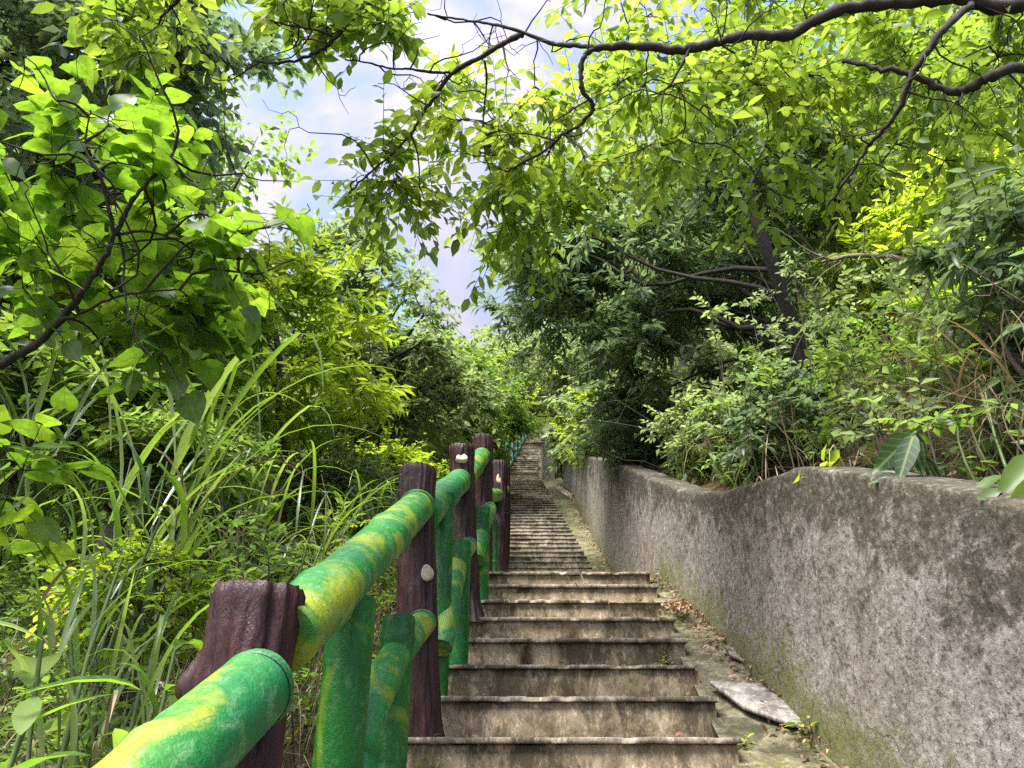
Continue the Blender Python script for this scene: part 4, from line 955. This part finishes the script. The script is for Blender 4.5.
twig_mass('bare_twigs', 524, 140, (-9, -1.0), (4, 14), 2.4, BARK_DARK, left_ok)

def litter_floor(name, seed, n, xr, yr, dens):
    cr = Crown(seed); r = cr.r; P = scatter_ground(n, xr, yr, r, dens); P[:, 2] += .01
    cr.put(P, r.normal(size=(n, 3)) * np.array([1, 1, .25]), np.tile([0, 0, 1.], (n, 1)) + r.normal(size=(n, 3)) * .4, .07, tpl_mid(.5, .3)); o = cr.build(name, L_FALLEN, smooth=True); tag(o, kind='stuff')
litter_floor('leaf_litter', 531, 5000, (1.3, 9), (1.8, 12), right_ok)
litter_floor('leaf_litter', 532, 2500, (-6, -.5), (1.0, 9), left_ok)

def woodland(name, seed, spots, mat, size, bk):
    """far wood that reads as one mass: many crowns of leaves and their trunks in one object"""
    cr = Crown(seed); r = cr.r; tk = MB()
    for (x, y, h, rx) in spots:
        g = G(x, y); tk.tube(wander((x, y, g - .2), (x + r.normal() * .3, y, g + h * .8), 8, .03, r), np.linspace(.16, .05, 8), 7)
        n = int(46 * rx * h / 8); c, d = ellipsoid(r, (x, y, g + h * .62), (rx, rx, h * .42), n, .5)
        for cc in c[::3]: tk.tube(wander((x, y, max(g + h * .3, cc[2] - rx)), cc, 5, .05, r), np.linspace(.05, .012, 5), 4, cap=False)
        cr.clump(c, d + np.array([0, 0, .4]), 8, 12, .75, size * (.8 + .03 * y / 2), SMALL, .2, twigs=False)
        n2 = int(14 * rx); c, d = ellipsoid(r, (x, y, g + .7), (rx, rx, .7), n2, .3)
        cr.clump(c, d, 7, 12, .6, size, SMALL, .2, twigs=False)
    o = cr.build(name, mat); tag(o, kind='stuff'); o = tk.build(name + '_trunks', bk); tag(o, kind='stuff')
r = np.random.default_rng(77)
left_sp = []
for y in np.arange(9, 30, 2.6):
    for x in np.arange(-3.2, -19, -2.9):
        xx = x + r.normal() * .6; yy = y + r.normal() * .7
        # keep the notch of sky between the left wood and the stairs
        ang = xx / yy; h = 8.0 if ang < -.48 else (6.2 if ang < -.30 else 4.0 if ang < -.16 else 3.3)
        if G(xx, yy) + h > yy * (.72 if -.5 < ang < -.16 else .62 if ang > -.16 else 2): h = max(2.2, yy * (.70 if ang < -.16 else .60) - G(xx, yy))
        left_sp.append((xx, yy, h, 1.7))
right_sp = []
for y in np.arange(11, 31, 2.6):
    for x in np.arange(4.2, 22, 3.0):
        right_sp.append((x + r.normal() * .6, y + r.normal() * .7, 7.0 if x / y > .25 else 5, 1.9))
for x in np.arange(-8, 12, 2.4):
    for y in (31, 34):
        if x / y < -.02: right_sp.append((x, y, 2.9, 1.8))
        else: right_sp.append((x, y + r.normal(), 5.5, 2.0))
for y in np.arange(17.5, 30, 2.2): right_sp.append((2.9 + .06 * y + r.normal() * .2, y, 4.2, 1.5)); 
for y in np.arange(14.5, 30, 2.4): left_sp.append((-2.9 + .03 * y + r.normal() * .2, y, 2.6, 1.1))
woodland('woodland', 601, left_sp, L_MID, .15, BARK_MID)
woodland('woodland', 602, right_sp, L_GREY, .15, BARK_MID)

# ------------------------------------------------------------------ world, sun, camera
SUN_EL, SUN_AZ = math.radians(62), math.radians(-140)     # azimuth from +Y towards +X: high, left and a little behind
sc = bpy.context.scene
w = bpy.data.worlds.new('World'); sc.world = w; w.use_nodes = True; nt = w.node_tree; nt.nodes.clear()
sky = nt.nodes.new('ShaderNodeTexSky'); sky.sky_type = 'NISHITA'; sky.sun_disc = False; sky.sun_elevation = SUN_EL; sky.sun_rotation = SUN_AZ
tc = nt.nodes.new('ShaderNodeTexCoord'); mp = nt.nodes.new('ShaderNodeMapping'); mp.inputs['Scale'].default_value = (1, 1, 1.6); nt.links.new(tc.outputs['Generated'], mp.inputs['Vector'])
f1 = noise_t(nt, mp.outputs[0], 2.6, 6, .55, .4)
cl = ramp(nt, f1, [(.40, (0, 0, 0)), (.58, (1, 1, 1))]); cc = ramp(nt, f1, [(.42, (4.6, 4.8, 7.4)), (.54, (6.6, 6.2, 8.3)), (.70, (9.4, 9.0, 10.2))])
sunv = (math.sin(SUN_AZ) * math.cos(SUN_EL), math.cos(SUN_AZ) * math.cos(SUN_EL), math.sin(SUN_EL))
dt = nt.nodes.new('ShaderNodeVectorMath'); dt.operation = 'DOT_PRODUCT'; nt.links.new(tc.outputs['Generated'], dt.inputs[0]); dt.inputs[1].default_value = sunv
fill_glow = ramp(nt, dt.outputs['Value'], [(.10, (.20, .20, .20)), (.52, (.33, .33, .345)), (.85, (1.15, 1.14, 1.1))])  # unseen clouds around the sun brightened as added fill, clouds in view dimmed
cc = mixc(nt, 1.0, cc, fill_glow, 'MULTIPLY')
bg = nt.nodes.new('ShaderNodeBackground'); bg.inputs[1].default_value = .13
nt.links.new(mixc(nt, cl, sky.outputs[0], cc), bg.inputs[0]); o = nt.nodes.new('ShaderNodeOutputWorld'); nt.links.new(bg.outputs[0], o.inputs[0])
sd = bpy.data.lights.new('sun', 'SUN'); sd.energy = 3.4; sd.angle = math.radians(28); sd.color = (1, .95, .86); so = bpy.data.objects.new('sun', sd); C.objects.link(so)
dirv = Vector((math.sin(SUN_AZ) * math.cos(SUN_EL), math.cos(SUN_AZ) * math.cos(SUN_EL), math.sin(SUN_EL)))
so.rotation_euler = dirv.to_track_quat('Z', 'Y').to_euler(); so.location = dirv * 50
cam = bpy.data.cameras.new('camera'); cam.sensor_width = 36; cam.lens = 36 * F / 1024; cam.clip_end = 1500; cam.clip_start = .05
co = bpy.data.objects.new('camera', cam); C.objects.link(co); co.rotation_euler = (math.radians(90) + PITCH, 0, 0); sc.camera = co
sc.view_settings.view_transform = 'Standard'; sc.view_settings.look = 'None'; sc.view_settings.gamma = 1; sc.view_settings.exposure = 1.88
sc.cycles.max_bounces = 8; sc.cycles.diffuse_bounces = 6; sc.cycles.transmission_bounces = 8; sc.cycles.use_denoising = False; sc.cycles.sample_clamp_indirect = 6.0
